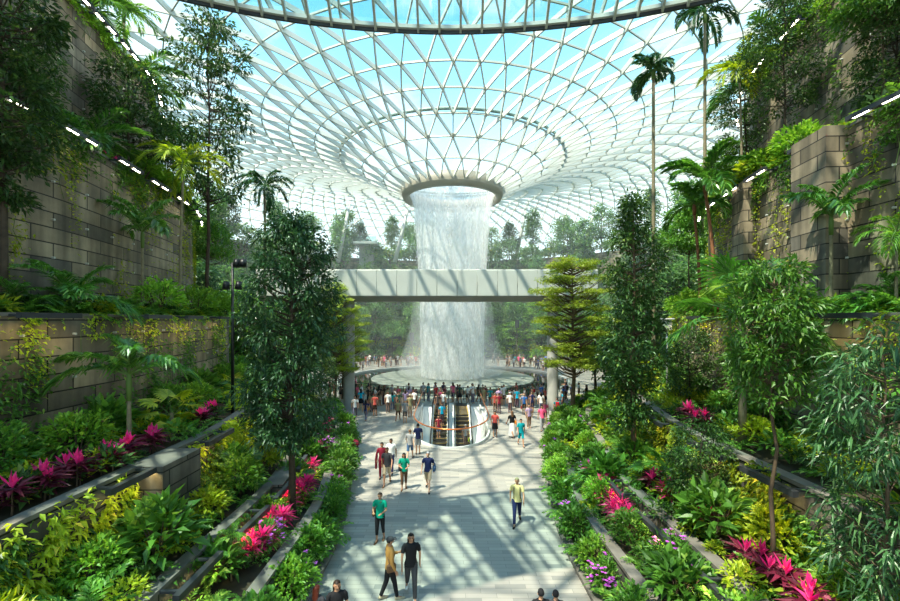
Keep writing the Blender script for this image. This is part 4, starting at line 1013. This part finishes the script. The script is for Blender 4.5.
# ================================================================== people
def skeleton(pose,bend=(15,15)):
    """joints of a 1.7 m figure facing -Y (towards the camera)"""
    J={}
    def leg(side,a,b,x=.085):
        h=Vector((side*x,0,.90)); a,b=math.radians(a),math.radians(b)
        k=h+Vector((side*.01,-math.sin(a),-math.cos(a)))*.43; an=k+Vector((0,-math.sin(a-b),-math.cos(a-b)))*.41
        t=an+Vector((side*.02,-.15*math.cos(b*.6),-.055-.05*math.sin(b))); return h,k,an,t
    def arm(side,a,b,out=.06,inn=0):
        s=Vector((side*.185,0,1.395)); a,b=math.radians(a),math.radians(b)
        e=s+Vector((side*out,-math.sin(a)*.28,-math.cos(a)*.28)); w=e+Vector((-side*inn,-math.sin(a+b)*.25,-math.cos(a+b)*.25)); 
        d=(w-e).normalized(); h=w+d*.085; return s,e,w,h,d
    P={'stand':((2,2),(-2,3),(2,8),(-3,10)),'walk':((24,6),(-16,26),(-20,12),(18,22)),'walk2':((-14,30),(22,8),(16,25),(-18,14)),
       'hold':((10,8),(-8,10),(8,85),(8,80)),'phone':((3,3),(-2,2),(25,105),(-2,12)),'stride':((14,4),(-10,14),(-6,30),(14,70))}[pose]
    (J['hl'],J['kl'],J['al'],J['tl'])=leg(-1,*P[0]); (J['hr'],J['kr'],J['ar'],J['tr'])=leg(1,*P[1])
    inn=.10 if pose in('hold','phone') else .0
    J['L']=arm(-1,*P[2],inn=inn); J['R']=arm(1,*P[3],inn=inn if pose=='hold' else 0)
    dz=min(J['al'].z,J['ar'].z)-.075
    return J,-dz
def bodymesh(pose,lod):
    J,dz=skeleton(pose); V=[];E=[];R=[]
    def v(p,rx,ry=None): V.append(tuple(p)); R.append((rx,ry or rx)); return len(V)-1
    def chain(i,pts):
        for p,r in pts:
            j=v(p,*(r if isinstance(r,tuple) else (r,))); E.append((i,j)); i=j
        return i
    pel=v((0,0,.94),.125,.10)
    ch=chain(pel,[((0,0,1.08),(.115,.085)),((0,.0,1.24),(.135,.095)),((0,.005,1.38),(.12,.08))])
    chain(ch,[((0,.005,1.455),.052),((0,-.002,1.52),.055),((0,-.012,1.565),(.070,.078)),((0,-.005,1.62),(.074,.092)),((0,.0,1.675),(.062,.078))])
    for s,q in (('l','L'),('r','R')):
        chain(pel,[(J['h'+s],.085),((J['h'+s]+J['k'+s])/2,.072),(J['k'+s],.052),(J['k'+s].lerp(J['a'+s],.35),.052),(J['a'+s],.034),(J['t'+s],.030)])
        sh,e,w,h,d=J[q]
        w_=chain(ch,[(sh,.043),((sh+e)/2,.043),(e,.036),((e+w)/2,.033),(w,.024)])
        hd=chain(w_,[(w+d*.045,.030)])
        if lod==0:
            sd=-1 if q=='L' else 1
            fw=Vector((0,-1,0)); fw=(fw-d*fw.dot(d)).normalized(); sx=d.cross(fw).normalized()
            pa=chain(hd,[(h,.026)])
            for f,(off,ln) in enumerate([(-.03,.055),(-.01,.068),(.01,.062),(.028,.05)]):
                b=h+fw*off*-1+d*.012; chain(pa,[(b,.0095),(b+d*ln*.5+sx*sd*-.006,.0085),(b+d*ln+sx*sd*-.022,.007)])
            tb=w+d*.05+fw*.032; chain(hd,[(tb,.011),(tb+fw*.02+d*.035,.009)])
        else: chain(hd,[(h+d*.05,.016)])
    me=bpy.data.meshes.new('b'); me.from_pydata([(x,y,z+dz) for x,y,z in V],E,[])
    o=bpy.data.objects.new('b',me); C.objects.link(o)
    m=o.modifiers.new('s','SKIN'); m.use_smooth_shade=True
    for d_,r in zip(me.skin_vertices[0].data,R): d_.radius=r
    me.skin_vertices[0].data[0].use_root=True
    if lod==0: s=o.modifiers.new('u','SUBSURF'); s.levels=1; s.render_levels=1
    dg=bpy.context.evaluated_depsgraph_get(); dg.update(); ev=o.evaluated_get(dg)
    out=bpy.data.meshes.new_from_object(ev); out.name='person'
    bpy.data.objects.remove(o)
    # ears and nose
    bm=bmesh.new(); bm.from_mesh(out)
    if lod==0:
        g=G(); ellipsoid(g,(0,-.098,1.585+dz),(.013,.02,.022),8,6); ellipsoid(g,(.078,0,1.595+dz),(.012,.02,.032),8,6); ellipsoid(g,(-.078,0,1.595+dz),(.012,.02,.032),8,6)
        m2=g.mesh('x',[]); bm.from_mesh(m2)
    for f in bm.faces: f.smooth=True
    bm.to_mesh(out); bm.free(); out.materials.append(None)
    return out,J,dz
def garments(J,dz):
    D={}
    def mk(fn,n=10):
        g=G(); fn(g,n); v=np.concatenate(g.V); v[:,2]+=dz; g.V=[v]; 
        F=g.F; g.F=F; return g
    def loft(g,secs,n=14):
        """secs: (z, rx, ry, cy)"""
        V=[]
        for z,rx,ry,cy in secs:
            for j in range(n):
                a=2*PI*j/n; V.append((rx*math.cos(a),cy+ry*math.sin(a),z))
        g.add(V,[[i*n+j,i*n+(j+1)%n,(i+1)*n+(j+1)%n,(i+1)*n+j] for i in range(len(secs)-1) for j in range(n)])
    def top(frac):
        def f(g,n):
            loft(g,[(.86,.176,.134,0),(.95,.166,.126,0),(1.08,.140,.108,0),(1.22,.158,.118,0),(1.34,.186,.118,.003),(1.395,.196,.100,.006),(1.43,.172,.090,.008),(1.455,.112,.078,.006),(1.475,.066,.066,.003)])
            for q in 'LR':
                s,e,w,h,d=J[q]; pts=[s+Vector((-s.x*.45,0,.015)),s+Vector((-s.x*.12,0,.008)), s.lerp(e,.16), s.lerp(e,.5)]; rr=[.046,.060,.062,.056]
                if frac<=1: pts.append(s.lerp(e,frac)); rr.append(.056)
                else: pts+=[e,e.lerp(w,frac-1)]; rr+=[.05,.040]
                tube(g,pts,rr,10,cap=False)
        return f
    def trousers(end,rr):
        def f(g,n):
            loft(g,[(.80,.115,.105,0),(.86,.158,.118,0),(.93,.150,.113,0),(1.0,.130,.098,0)])
            for s in 'lr':
                h,k,a=J['h'+s],J['k'+s],J['a'+s]
                P=[h+Vector((0,0,.03)),h.lerp(k,.3),h.lerp(k,.65)]; R=[.098,.092,.08]
                if end<=1: P.append(h.lerp(k,end)); R.append(rr)
                else: P+=[k,k.lerp(a,(end-1)*.5),k.lerp(a,end-1)]; R+=[.066,.060,rr]
                tube(g,P,R,12,cap=False)
        return f
    def skirt(z,w):
        def f(g,n): loft(g,[(1.04,.138,.108,0),(.93,.168,.13,0),(.8,.175+w*.3,.15+w*.3,0),(z,.18+w,.155+w,0)],18)
        return f
    for nm,fr in (('short_sleeve',.62),('sleeveless',.12),('long_sleeve',1.9)): D[nm]=mk(top(fr))
    D['trousers']=mk(trousers(1.95,.05)); D['capri']=mk(trousers(1.55,.052)); D['shorts']=mk(trousers(.92,.085)); D['skirt']=mk(skirt(.55,.03)); D['long_skirt']=mk(skirt(.16,.09))
    def hair(long_):
        def f(g,n):
            prof=[(max(math.sin(PI*i/12),.001),-math.cos(PI*i/12)) for i in range(13)]
            h=G(); lathe(h,prof,16); v=h.V[0]; fc=h.F[0][0]
            cen=v[fc].mean(1); keep=(cen[:,2]>.52)|((cen[:,1]>-.05)&(cen[:,2]>-.55))
            v=v*np.array([.084,.103,.100])+np.array([0,.0,1.625]); g.add(v,fc[keep])
            if long_:
                secs=[(1.66,.08,.05,.05),(1.58,.092,.05,.052),(1.50,.095,.045,.06),(1.42,.095,.04,.075),(1.34,.07,.03,.085)]; loft(g,secs)
        return f
    D['hair_short']=mk(hair(False)); D['hair_long']=mk(hair(True))
    def cap(g,n):
        ellipsoid(g,(0,.0,1.655),(.092,.110,.072),14,8); box(g,(0,-.13,1.64),(.13,.10,.014))
    D['cap']=mk(cap)
    def eyes(g,n):
        for s in (-1,1): ellipsoid(g,(s*.030,-.088,1.612),(.013,.008,.008),8,6); box(g,(s*.030,-.092,1.633),(.034,.008,.007))
        box(g,(0,-.085,1.548),(.045,.012,.008))
    D['face']=mk(eyes)
    for s in 'lr':
        g=G(); a,t=J['a'+s],J['t'+s]; d=(t-a); d.z=0; d.normalize(); c=a+Vector((0,0,dz)); tt=t+Vector((0,0,dz))
        tube(g,[c-d*.06+Vector((0,0,-.04)),c+Vector((0,0,-.035)),tt+Vector((0,0,.0)),tt+d*.07+Vector((0,0,-.008))],[.035,.045,.043,.028],10,ry=[.03,.042,.030,.02]); D['shoe_'+s]=g
    return D
POSE={}
def getpose(p,lod):
    if (p,lod) not in POSE:
        b,J,dz=bodymesh(p,lod); D={k:g.mesh(k,[None],True) for k,g in garments(J,dz).items()}; POSE[(p,lod)]=(b,D,J,dz)
    return POSE[(p,lod)]
CM={}
def cmat(c,r=.8):
    c=tuple(c)
    if c not in CM: CM[c]=plain('cloth_%d'%len(CM),c,r,spec=.2)
    return CM[c]
COL=dict(black=(.012,.012,.014),charcoal=(.05,.05,.055),white=(.78,.78,.76),grey=(.28,.29,.30),green=(.0,.25,.16),teal=(.0,.26,.30),navy=(.012,.02,.075),blue=(.02,.16,.50),skyblue=(.0,.40,.62),
 red=(.50,.02,.03),coral=(.62,.10,.08),pink=(.75,.10,.22),maroon=(.20,.012,.03),yellow=(.66,.56,.25),tan=(.40,.20,.055),beige=(.50,.40,.26),brown=(.14,.075,.04),orange=(.7,.22,.03),khaki=(.26,.25,.13),lime=(.5,.75,.05),denim=(.05,.11,.22),lilac=(.4,.3,.5),redhair=(.13,.028,.015),darkbrown=(.02,.012,.008),darkgreen=(.02,.08,.06))
SKIN=[(.52,.28,.17),(.42,.22,.13),(.60,.36,.24),(.30,.15,.085)]
def oset(me,name,mat,parent,label=None):
    o=bpy.data.objects.new(name,me); C.objects.link(o); o.parent=parent
    o.material_slots[0].link='OBJECT'; o.material_slots[0].material=mat
    if label: o['label']=label
    return o
def person(loc,face,top,bottom,hair='hair_short',haircol='black',pose='stand',h=1.68,skin=0,shoes='charcoal',label='',group=None,extra=(),lod=0,how=None,top_k='short_sleeve'):
    b,D,J,dz=getpose(pose,lod)
    s=h/1.70
    t=thing('person',None if how else label,'person',loc,math.radians(face),group,s=s)
    oset(b,'body',cmat(SKIN[skin],.55),t)
    oset(D[top_k],'shirt',cmat(COL[top]),t,)
    bt,bc=bottom; oset(D[bt],{'trousers':'trousers','capri':'trousers','shorts':'shorts','skirt':'skirt','long_skirt':'skirt'}[bt],cmat(COL[bc]),t)
    oset(D[hair],'hat' if hair=='cap' else 'hair',cmat(COL[haircol],.5),t)
    if lod==0 or 'shoes' in extra:
        for q in 'lr': oset(D['shoe_'+q],'shoe',cmat(COL[shoes],.5),t)
    if lod==0:
        oset(D['face'],'face_features',cmat((.03,.012,.01)),t)
        if hair=='cap': oset(D['hair_short'],'hair',cmat(COL['black'],.5),t)
    for e in extra:
        if isinstance(e,tuple): bag(e,t,J,dz)
    if how: reg(t,label,how)
    return t
def bag(e,t,J,dz):
    kind,col=e; g=G()
    if kind=='backpack':
        bevbox(g,(0,.165,1.22+dz),(.27,.13,.38),.04)
        for s in (-1,1): tube(g,[(s*.09,.11,1.38+dz),(s*.10,.02,1.475+dz),(s*.115,-.105,1.40+dz),(s*.12,-.128,1.22+dz),(s*.13,-.05,1.06+dz),(s*.11,.1,1.06+dz)],.016,6)
    elif kind=='shoulder_bag':
        bevbox(g,(-.22,.03,.98+dz),(.10,.26,.22),.03); tube(g,[(-.2,.03,1.08+dz),(-.12,-.10,1.25+dz),(.07,-.09,1.43+dz),(.1,.02,1.46+dz),(.05,.11,1.38+dz),(-.2,.08,1.08+dz)],.010,5)
    elif kind=='hand_bag':
        w=J['L'][3]; bevbox(g,(w.x,w.y,w.z-.24+dz),(.08,.24,.26),.02); tube(g,[(w.x,w.y-.06,w.z-.12+dz),(w.x,w.y,w.z-.02+dz),(w.x,w.y+.06,w.z-.12+dz)],.008,5)
    elif kind=='straps':
        for s in (-1,1): tube(g,[(s*.09,.11,1.38+dz),(s*.10,.02,1.475+dz),(s*.11,-.12,1.36+dz),(s*.115,-.135,1.2+dz),(s*.125,-.122,1.0+dz)],.014,6)
        bevbox(g,(0,.15,1.22+dz),(.24,.08,.34),.03)
    elif kind=='jacket':
        w=J['R'][2]; tube(g,[(w.x,w.y+.03,w.z+.32+dz),(w.x+.02,w.y,w.z+.12+dz),(w.x+.01,w.y,w.z-.05+dz)],[.05,.085,.06],8)
    elif kind=='shawl':
        w=J['L'][1]; tube(g,[(w.x,w.y,w.z+.10+dz),(w.x-.03,w.y,w.z-.25+dz),(w.x-.04,w.y,w.z-.65+dz)],[.05,.07,.05],8)
    o=part({'straps':'backpack'}.get(kind,kind),g,cmat(COL[col]),t)
def onfloor(px,py):
    Y=F_PX*EYE/(py-HORIZON); return Vector(((px-450)/F_PX*Y,Y,0))
# the nearest people, one by one
person(onfloor(411,596),8,'black',('trousers','charcoal'),'hair_long','darkbrown','walk2',1.72,0,'white','person in black tee and dark jeans with long hair and white shoes')
person(onfloor(390,599),115,'tan',('trousers','black'),'cap','charcoal','stride',1.66,1,'beige','person in tan jacket and dark cap beside the person in black',top_k='long_sleeve',extra=[('shoulder_bag','brown')])
person(onfloor(380,541),-8,'green',('capri','black'),'hair_short','darkbrown','hold',1.62,1,'brown','person in green top and black capris walking alone with a brown bag',extra=[('shoulder_bag','brown')])
person(onfloor(517,523),-10,'yellow',('trousers','navy'),'hair_short','khaki','walk',1.70,0,'black','older person in pale yellow shirt and navy trousers with backpack straps',extra=[('straps','charcoal')])
person(onfloor(404,489),5,'green',('capri','brown'),'hair_long','black','hold',1.58,1,'brown','person in green tee and brown trousers carrying a dark bag',extra=[('shoulder_bag','charcoal')])
person(onfloor(428,490),-6,'navy',('shorts','beige'),'hair_short','grey','walk2',1.70,2,'black','person in navy shirt and beige shorts with a jacket over one arm',extra=[('jacket','denim')])
person(onfloor(387,484),0,'charcoal',('shorts','beige'),'hair_short','darkbrown','walk',1.70,1,'brown','person in charcoal tee and beige shorts in front of a maroon companion')
person(onfloor(382,478),10,'maroon',('trousers','maroon'),'hair_short','darkbrown','stand',1.66,1,'charcoal','person in maroon clothes walking behind the charcoal tee',extra=[('shawl','maroon')])
person(onfloor(391,472),0,'white',('trousers','navy'),'hair_short','darkbrown','walk2',1.66,3,'charcoal','person in white shirt behind the person in charcoal tee')
person(onfloor(410,459),172,'grey',('shorts','denim'),'hair_short','brown','walk',1.62,2,'charcoal','person in grey shirt and denim shorts walking beside navy shirt companion')
person(onfloor(418,454),185,'navy',('shorts','grey'),'hair_short','black','stand',1.68,0,'charcoal','person in navy shirt and grey shorts at the escalator corner')
person(Vector((-2.55,9.7,0)),20,'black',('trousers','black'),'hair_long','darkbrown','stand',1.60,0,'black','person with long dark hair in black at the bottom edge, left')
person(Vector((-3.02,9.75,0)),160,'charcoal',('trousers','black'),'hair_long','redhair','stand',1.46,0,'black','person with reddish hair cut off at the bottom left edge')
person(Vector((2.02,9.55,0)),180,'black',('trousers','navy'),'hair_short','black','stand',1.50,0,'black','dark-haired head at the bottom edge, right of centre')
person(Vector((2.36,9.6,0)),175,'charcoal',('trousers','black'),'hair_short','black','stand',1.44,0,'black','second dark-haired head at the bottom edge, nearer the right planter')
mid=[((495,437),0,'coral',('skirt','black'),'hair_long','black','stand','person in coral top and black skirt facing the escalators',()),
((512,437),200,'black',('long_skirt','white'),'hair_long','brown','walk','person in black top and long white skirt with orange bag',(('shoulder_bag','orange'),)),
((521,446),5,'teal',('shorts','teal'),'hair_short','black','walk2','person in teal shirt and teal shorts near the escalators',()),
((529,428),10,'lilac',('trousers','brown'),'hair_short','black','stand','person in lilac shirt and brown trousers right of the escalators',()),
((542,430),-5,'pink',('trousers','grey'),'hair_short','black','walk','person in pink tee and grey trousers near the right planting',()),
((545,424),0,'pink',('shorts','navy'),'hair_short','black','stand','person in pink tee and navy shorts near the right planting',()),
((557,420),180,'teal',('trousers','denim'),'hair_short','black','stand','person in teal shirt carrying a red backpack',(('backpack','red'),)),
((355,418),10,'white',('trousers','denim'),'hair_short','black','walk','person in white shirt and jeans at the left end of the crowd',()),
((366,421),170,'navy',('trousers','denim'),'hair_long','black','walk2','person in navy top and jeans near the left planting',(('shoulder_bag','tan'),)),
((375,416),180,'coral',('shorts','black'),'hair_short','black','stand','person in bright coral tee and black shorts, left crowd',()),
((388,413),180,'white',('trousers','charcoal'),'hair_short','black','stand','person in white shirt and charcoal trousers, left crowd',()),
((398,421),175,'khaki',('shorts','black'),'hair_short','black','walk','person in khaki tee and black shorts, left crowd',()),
((405,423),185,'grey',('shorts','charcoal'),'cap','grey','stand','person in grey tee and pale cap left of the escalators',()),
((410,417),190,'khaki',('shorts','beige'),'cap','beige','stand','person in khaki shirt and beige cap behind the grey tee',()),
((495,413),180,'coral',('trousers','black'),'hair_short','darkbrown','stand','person in coral shirt and black trousers right of the escalators',()),
((499,414),180,'maroon',('trousers','navy'),'hair_short','black','stand','person in maroon shirt beside the coral shirt',()),
((510,413),180,'white',('trousers','navy'),'cap','white','stand','person in white shirt, white cap and navy trousers',()),
((517,408),170,'skyblue',('trousers','navy'),'hair_short','black','stand','person in sky blue shirt at the pool rail',()),
((524,414),0,'blue',('shorts','black'),'hair_short','black','stand','person in blue tee and black shorts, right crowd',(('hand_bag','red'),)),
((532,413),180,'navy',('shorts','navy'),'hair_short','black','stand','person all in navy, right crowd',()),
((541,414),180,'white',('trousers','denim'),'hair_long','black','stand','person in white top and jeans, right crowd',())]
r=random.Random(4)
for (p,f,tp,bt,hr,hc,ps,lb,ex) in mid:
    person(onfloor(*p),f,tp,bt,hr,hc,ps,r.uniform(1.6,1.74),r.randrange(3),'charcoal',lb,'people near the escalators',ex,lod=1 if p[1]<430 else 0)
# escalator riders
yt=34.2; zf=lambda y:-max(0,(yt-y))*math.tan(math.radians(30))
for X,Y,f,tp,bt,hr,lb,ex in [(WX-.95,32.1,0,'maroon',('shorts','denim'),'hair_short','rider in maroon top on the left escalator',()),(WX-.72,33.4,0,'skyblue',('trousers','navy'),'hair_short','rider in bright blue shirt on the left escalator',()),
     (WX-1.1,34.2,0,'charcoal',('trousers','charcoal'),'hair_short','rider in charcoal on the left escalator',()),(WX-.66,35.4,0,'white',('trousers','grey'),'hair_long','rider in white top stepping on the left escalator',()),
     (WX-.9,36.4,0,'pink',('trousers','beige'),'hair_short','person in pink tee waiting at the top of the left escalator',()),(WX-.95,37.8,0,'beige',('trousers','grey'),'hair_short','person in beige shirt behind the pink tee at the escalator top',()),
     (WX+1.02,31.3,180,'grey',('trousers','charcoal'),'cap','rider in grey carrying a lime bag on the right escalator',(('hand_bag','lime'),))]:
    y=37.6-.4*round((37.6-Y)/.4)
    person((X,y,zf(y)+.01),f,tp,bt,hr,'black' if hr!='cap' else 'grey','hold' if 'pink' in lb else 'stand',1.62,1,'charcoal',lb,'riders on the escalators',ex,lod=1)
# crowd at the pool rail, looking at the waterfall
tops=['black','charcoal','white','grey','navy','coral','red','blue','skyblue','pink','maroon','khaki','beige','teal','lilac','black','white','darkgreen','charcoal','navy','grey','black','white','grey','charcoal','white']
bots=[('trousers','black'),('shorts','navy'),('trousers','denim'),('shorts','beige'),('trousers','charcoal'),('skirt','black'),('shorts','black'),('trousers','navy')]
r=random.Random(12); n=0
occupied=[]
def free(x,y,d=.42):
    for a,b_ in occupied:
        if (a-x)**2+(b_-y)**2<d*d: return False
    return True
for o in C.objects:
    if o.name.startswith('person') and o.parent is None: occupied.append((o.location.x,o.location.y))
def crowd(x0,x1,rows,count,label,group,how='left'):
    k=0
    for tries in range(count*12):
        if k>=count: break
        x=r.uniform(x0,x1); y=r.uniform(*rows)
        dx,dy=x-PC.x,y-PC.y
        if math.hypot(dx,dy)<PR+1.25: continue
        if abs(x-WX)<2.75 and y<38.6: continue
        if abs(abs(x)-8.5)<.8 and 34.8<y<37.2: continue
        if not free(x,y): continue
        occupied.append((x,y)); k+=1
        tp=r.choice(tops); f=math.degrees(math.atan2(dy,dx))-90+180+ (r.gauss(0,25) if r.random()<.8 else r.uniform(0,360))
        f=180+math.degrees(math.atan2(dx,-dy))*1.0+(r.gauss(0,28) if r.random()<.8 else r.uniform(0,360))
        person((x,y,0),f,tp,r.choice(bots),r.choice(['hair_short','hair_short','hair_long']),r.choice(['black','black','darkbrown']),r.choice(['stand','phone','stand','hold','stride']),r.uniform(1.5,1.8),r.randrange(4),'charcoal','person in %s top %s'%({'darkgreen':'dark green','skyblue':'sky blue'}.get(tp,tp),label),group,lod=1,how=how,extra=[('backpack',r.choice(['black','charcoal','red','navy']))] if r.random()<.12 else [])
crowd(-8.6,-2.8,(34.5,39.6),24,'in the crowd left of the escalators','crowd in front of the pool')
crowd(-2.9,3.1,(38.6,39.8),14,'at the pool rail behind the escalators','crowd in front of the pool')
crowd(2.9,9.4,(35.6,39.6),22,'in the crowd right of the escalators','crowd in front of the pool')
crowd(-12.0,-8.2,(38,44),8,'by the left bridge column','crowd in front of the pool')
crowd(8.6,12.4,(38,44),9,'by the right bridge column','crowd in front of the pool')
# people on the far side of the pool
k=0
for i in range(170):
    a=math.radians(r.uniform(22,158)); R=PR+r.uniform(1.2,8.0); x,y=PC.x+R*math.cos(a),PC.y+R*math.sin(a)
    if not free(x,y,.5): continue
    P=tierline(0,1 if x>0 else -1,-.4)
    lim=[p for p in P if abs(p.y-y)<3]; 
    if lim and abs(x)>min(abs(p.x) for p in lim) : continue
    occupied.append((x,y)); tp=r.choice(tops+['blue','white','pink'])
    person((x,y,0),180+math.degrees(math.atan2(x-PC.x,-(y-PC.y)))+r.gauss(0,40),tp,r.choice(bots),r.choice(['hair_short','hair_long']),'black',r.choice(['stand','hold','stride']),r.uniform(1.5,1.8),r.randrange(4),'charcoal','tiny figure in %s top beyond the pool'%({'darkgreen':'dark green','skyblue':'sky blue'}.get(tp,tp)),'visitors beyond the pool',lod=1,how='left')
    k+=1
    if k>=95: break
# stroller by the left planting
st=thing('stroller','stroller with maroon hood half hidden by the left walkway shrubs','stroller',onfloor(354,459),math.radians(200))
g=G(); lathe(g,[(.30,0),(.27,.12),(.18,.22),(.01,.27)],14,c=(0,0,.78)); part('hood',g,cmat(COL['maroon']),st,True)
g=G(); bevbox(g,(0,0,.58),(.42,.5,.35),.05); part('seat',g,cmat(COL['charcoal']),st)
g=G()
for s in (-1,1): tube(g,[(s*.2,-.35,.1),(s*.2,.0,.6),(s*.2,.45,1.0)],.014,6); tube(g,[(s*.2,.35,.1),(s*.2,0,.6)],.014,6)
tube(g,[(-.2,.45,1.0),(.2,.45,1.0)],.014,6); part('frame',g,M['darkgrey'],st)
for x in (-.22,.22):
    for y in (-.35,.35):
        g=G(); tube(g,[(x-.02,y,.1),(x+.02,y,.1)],.1,14); part('wheel',g,M['black'],st)
# ================================================================== labels of repeated things
for (phrase,how),lst in REG.items():
    if len(lst)==1: lst[0]['label']=phrase; continue
    key=(lambda o:o.location.y) if how=='front' else (lambda o:o.location.x/max(o.location.y,1))
    lst=sorted(lst,key=key)
    for i,o in enumerate(lst): o['label']=phrase+', '+nth(i)+(' from the front' if how=='front' else ' from the left')
# ================================================================== light, sky, camera
w=bpy.data.worlds.new('sky'); bpy.context.scene.world=w; w.use_nodes=True; nt=w.node_tree; nt.nodes.clear()
out=nt.nodes.new('ShaderNodeOutputWorld'); bg=nt.nodes.new('ShaderNodeBackground')
tc=nt.nodes.new('ShaderNodeTexCoord'); sp=nt.nodes.new('ShaderNodeSeparateXYZ'); L(nt,tc.outputs['Generated'],sp.inputs[0])
zr=nt.nodes.new('ShaderNodeValToRGB'); e=zr.color_ramp.elements; e[0].color=(.82,.90,.90,1); e[1].position=.75; e[1].color=(.11,.44,.80,1); x=e.new(.27); x.color=(.66,.85,.90,1); x=e.new(.48); x.color=(.27,.63,.88,1)
L(nt,sp.outputs[2],zr.inputs[0])
nz=nt.nodes.new('ShaderNodeTexNoise'); nz.inputs['Scale'].default_value=2.6; nz.inputs['Detail'].default_value=8; nz.inputs['Roughness'].default_value=.6; mp=nt.nodes.new('ShaderNodeMapping'); mp.inputs['Location'].default_value=(3.1,1.2,0); mp.inputs['Scale'].default_value=(1,1,1.7)
L(nt,tc.outputs['Generated'],mp.inputs[0]); L(nt,mp.outputs[0],nz.inputs['Vector'])
cr=nt.nodes.new('ShaderNodeValToRGB'); cr.color_ramp.elements[0].position=.47; cr.color_ramp.elements[1].position=.74
L(nt,nz.outputs['Fac'],cr.inputs[0])
mx=nt.nodes.new('ShaderNodeMix'); mx.data_type='RGBA'; L(nt,cr.outputs[0],mx.inputs[0]); L(nt,zr.outputs[0],mx.inputs[6]); mx.inputs[7].default_value=(1.0,1.0,.98,1)
L(nt,mx.outputs[2],bg.inputs[0]); bg.inputs[1].default_value=1.7; L(nt,bg.outputs[0],out.inputs[0])
sd=bpy.data.lights.new('sun','SUN'); sd.energy=9.0; sd.angle=math.radians(.7); sd.color=(1,.90,.74)
so=put(bpy.data.objects.new('sun',sd)); so.rotation_euler=Vector((.40,.30,-1)).to_track_quat('-Z','Y').to_euler(); so.location=(-20,-10,60)
cd=bpy.data.cameras.new('camera'); cd.sensor_width=36; cd.lens=F_PX*36/900; cd.shift_y=(HORIZON-300.5)/900; cd.clip_end=600
co=put(bpy.data.objects.new('camera',cd)); co.location=(0,0,EYE); co.rotation_euler=(PI/2,0,0)
sc=bpy.context.scene; sc.camera=co
sc.view_settings.view_transform='Standard'; sc.view_settings.look='None'; sc.view_settings.gamma=1; sc.view_settings.exposure=.3; sc.view_settings.use_curve_mapping=False
cy=sc.cycles; cy.use_denoising=True; cy.max_bounces=6; cy.diffuse_bounces=3; cy.glossy_bounces=2; cy.transmission_bounces=4; cy.transparent_max_bounces=16; cy.volume_bounces=1; cy.caustics_reflective=False; cy.caustics_refractive=False
try: cy.denoiser='OPENIMAGEDENOISE'
except Exception: pass
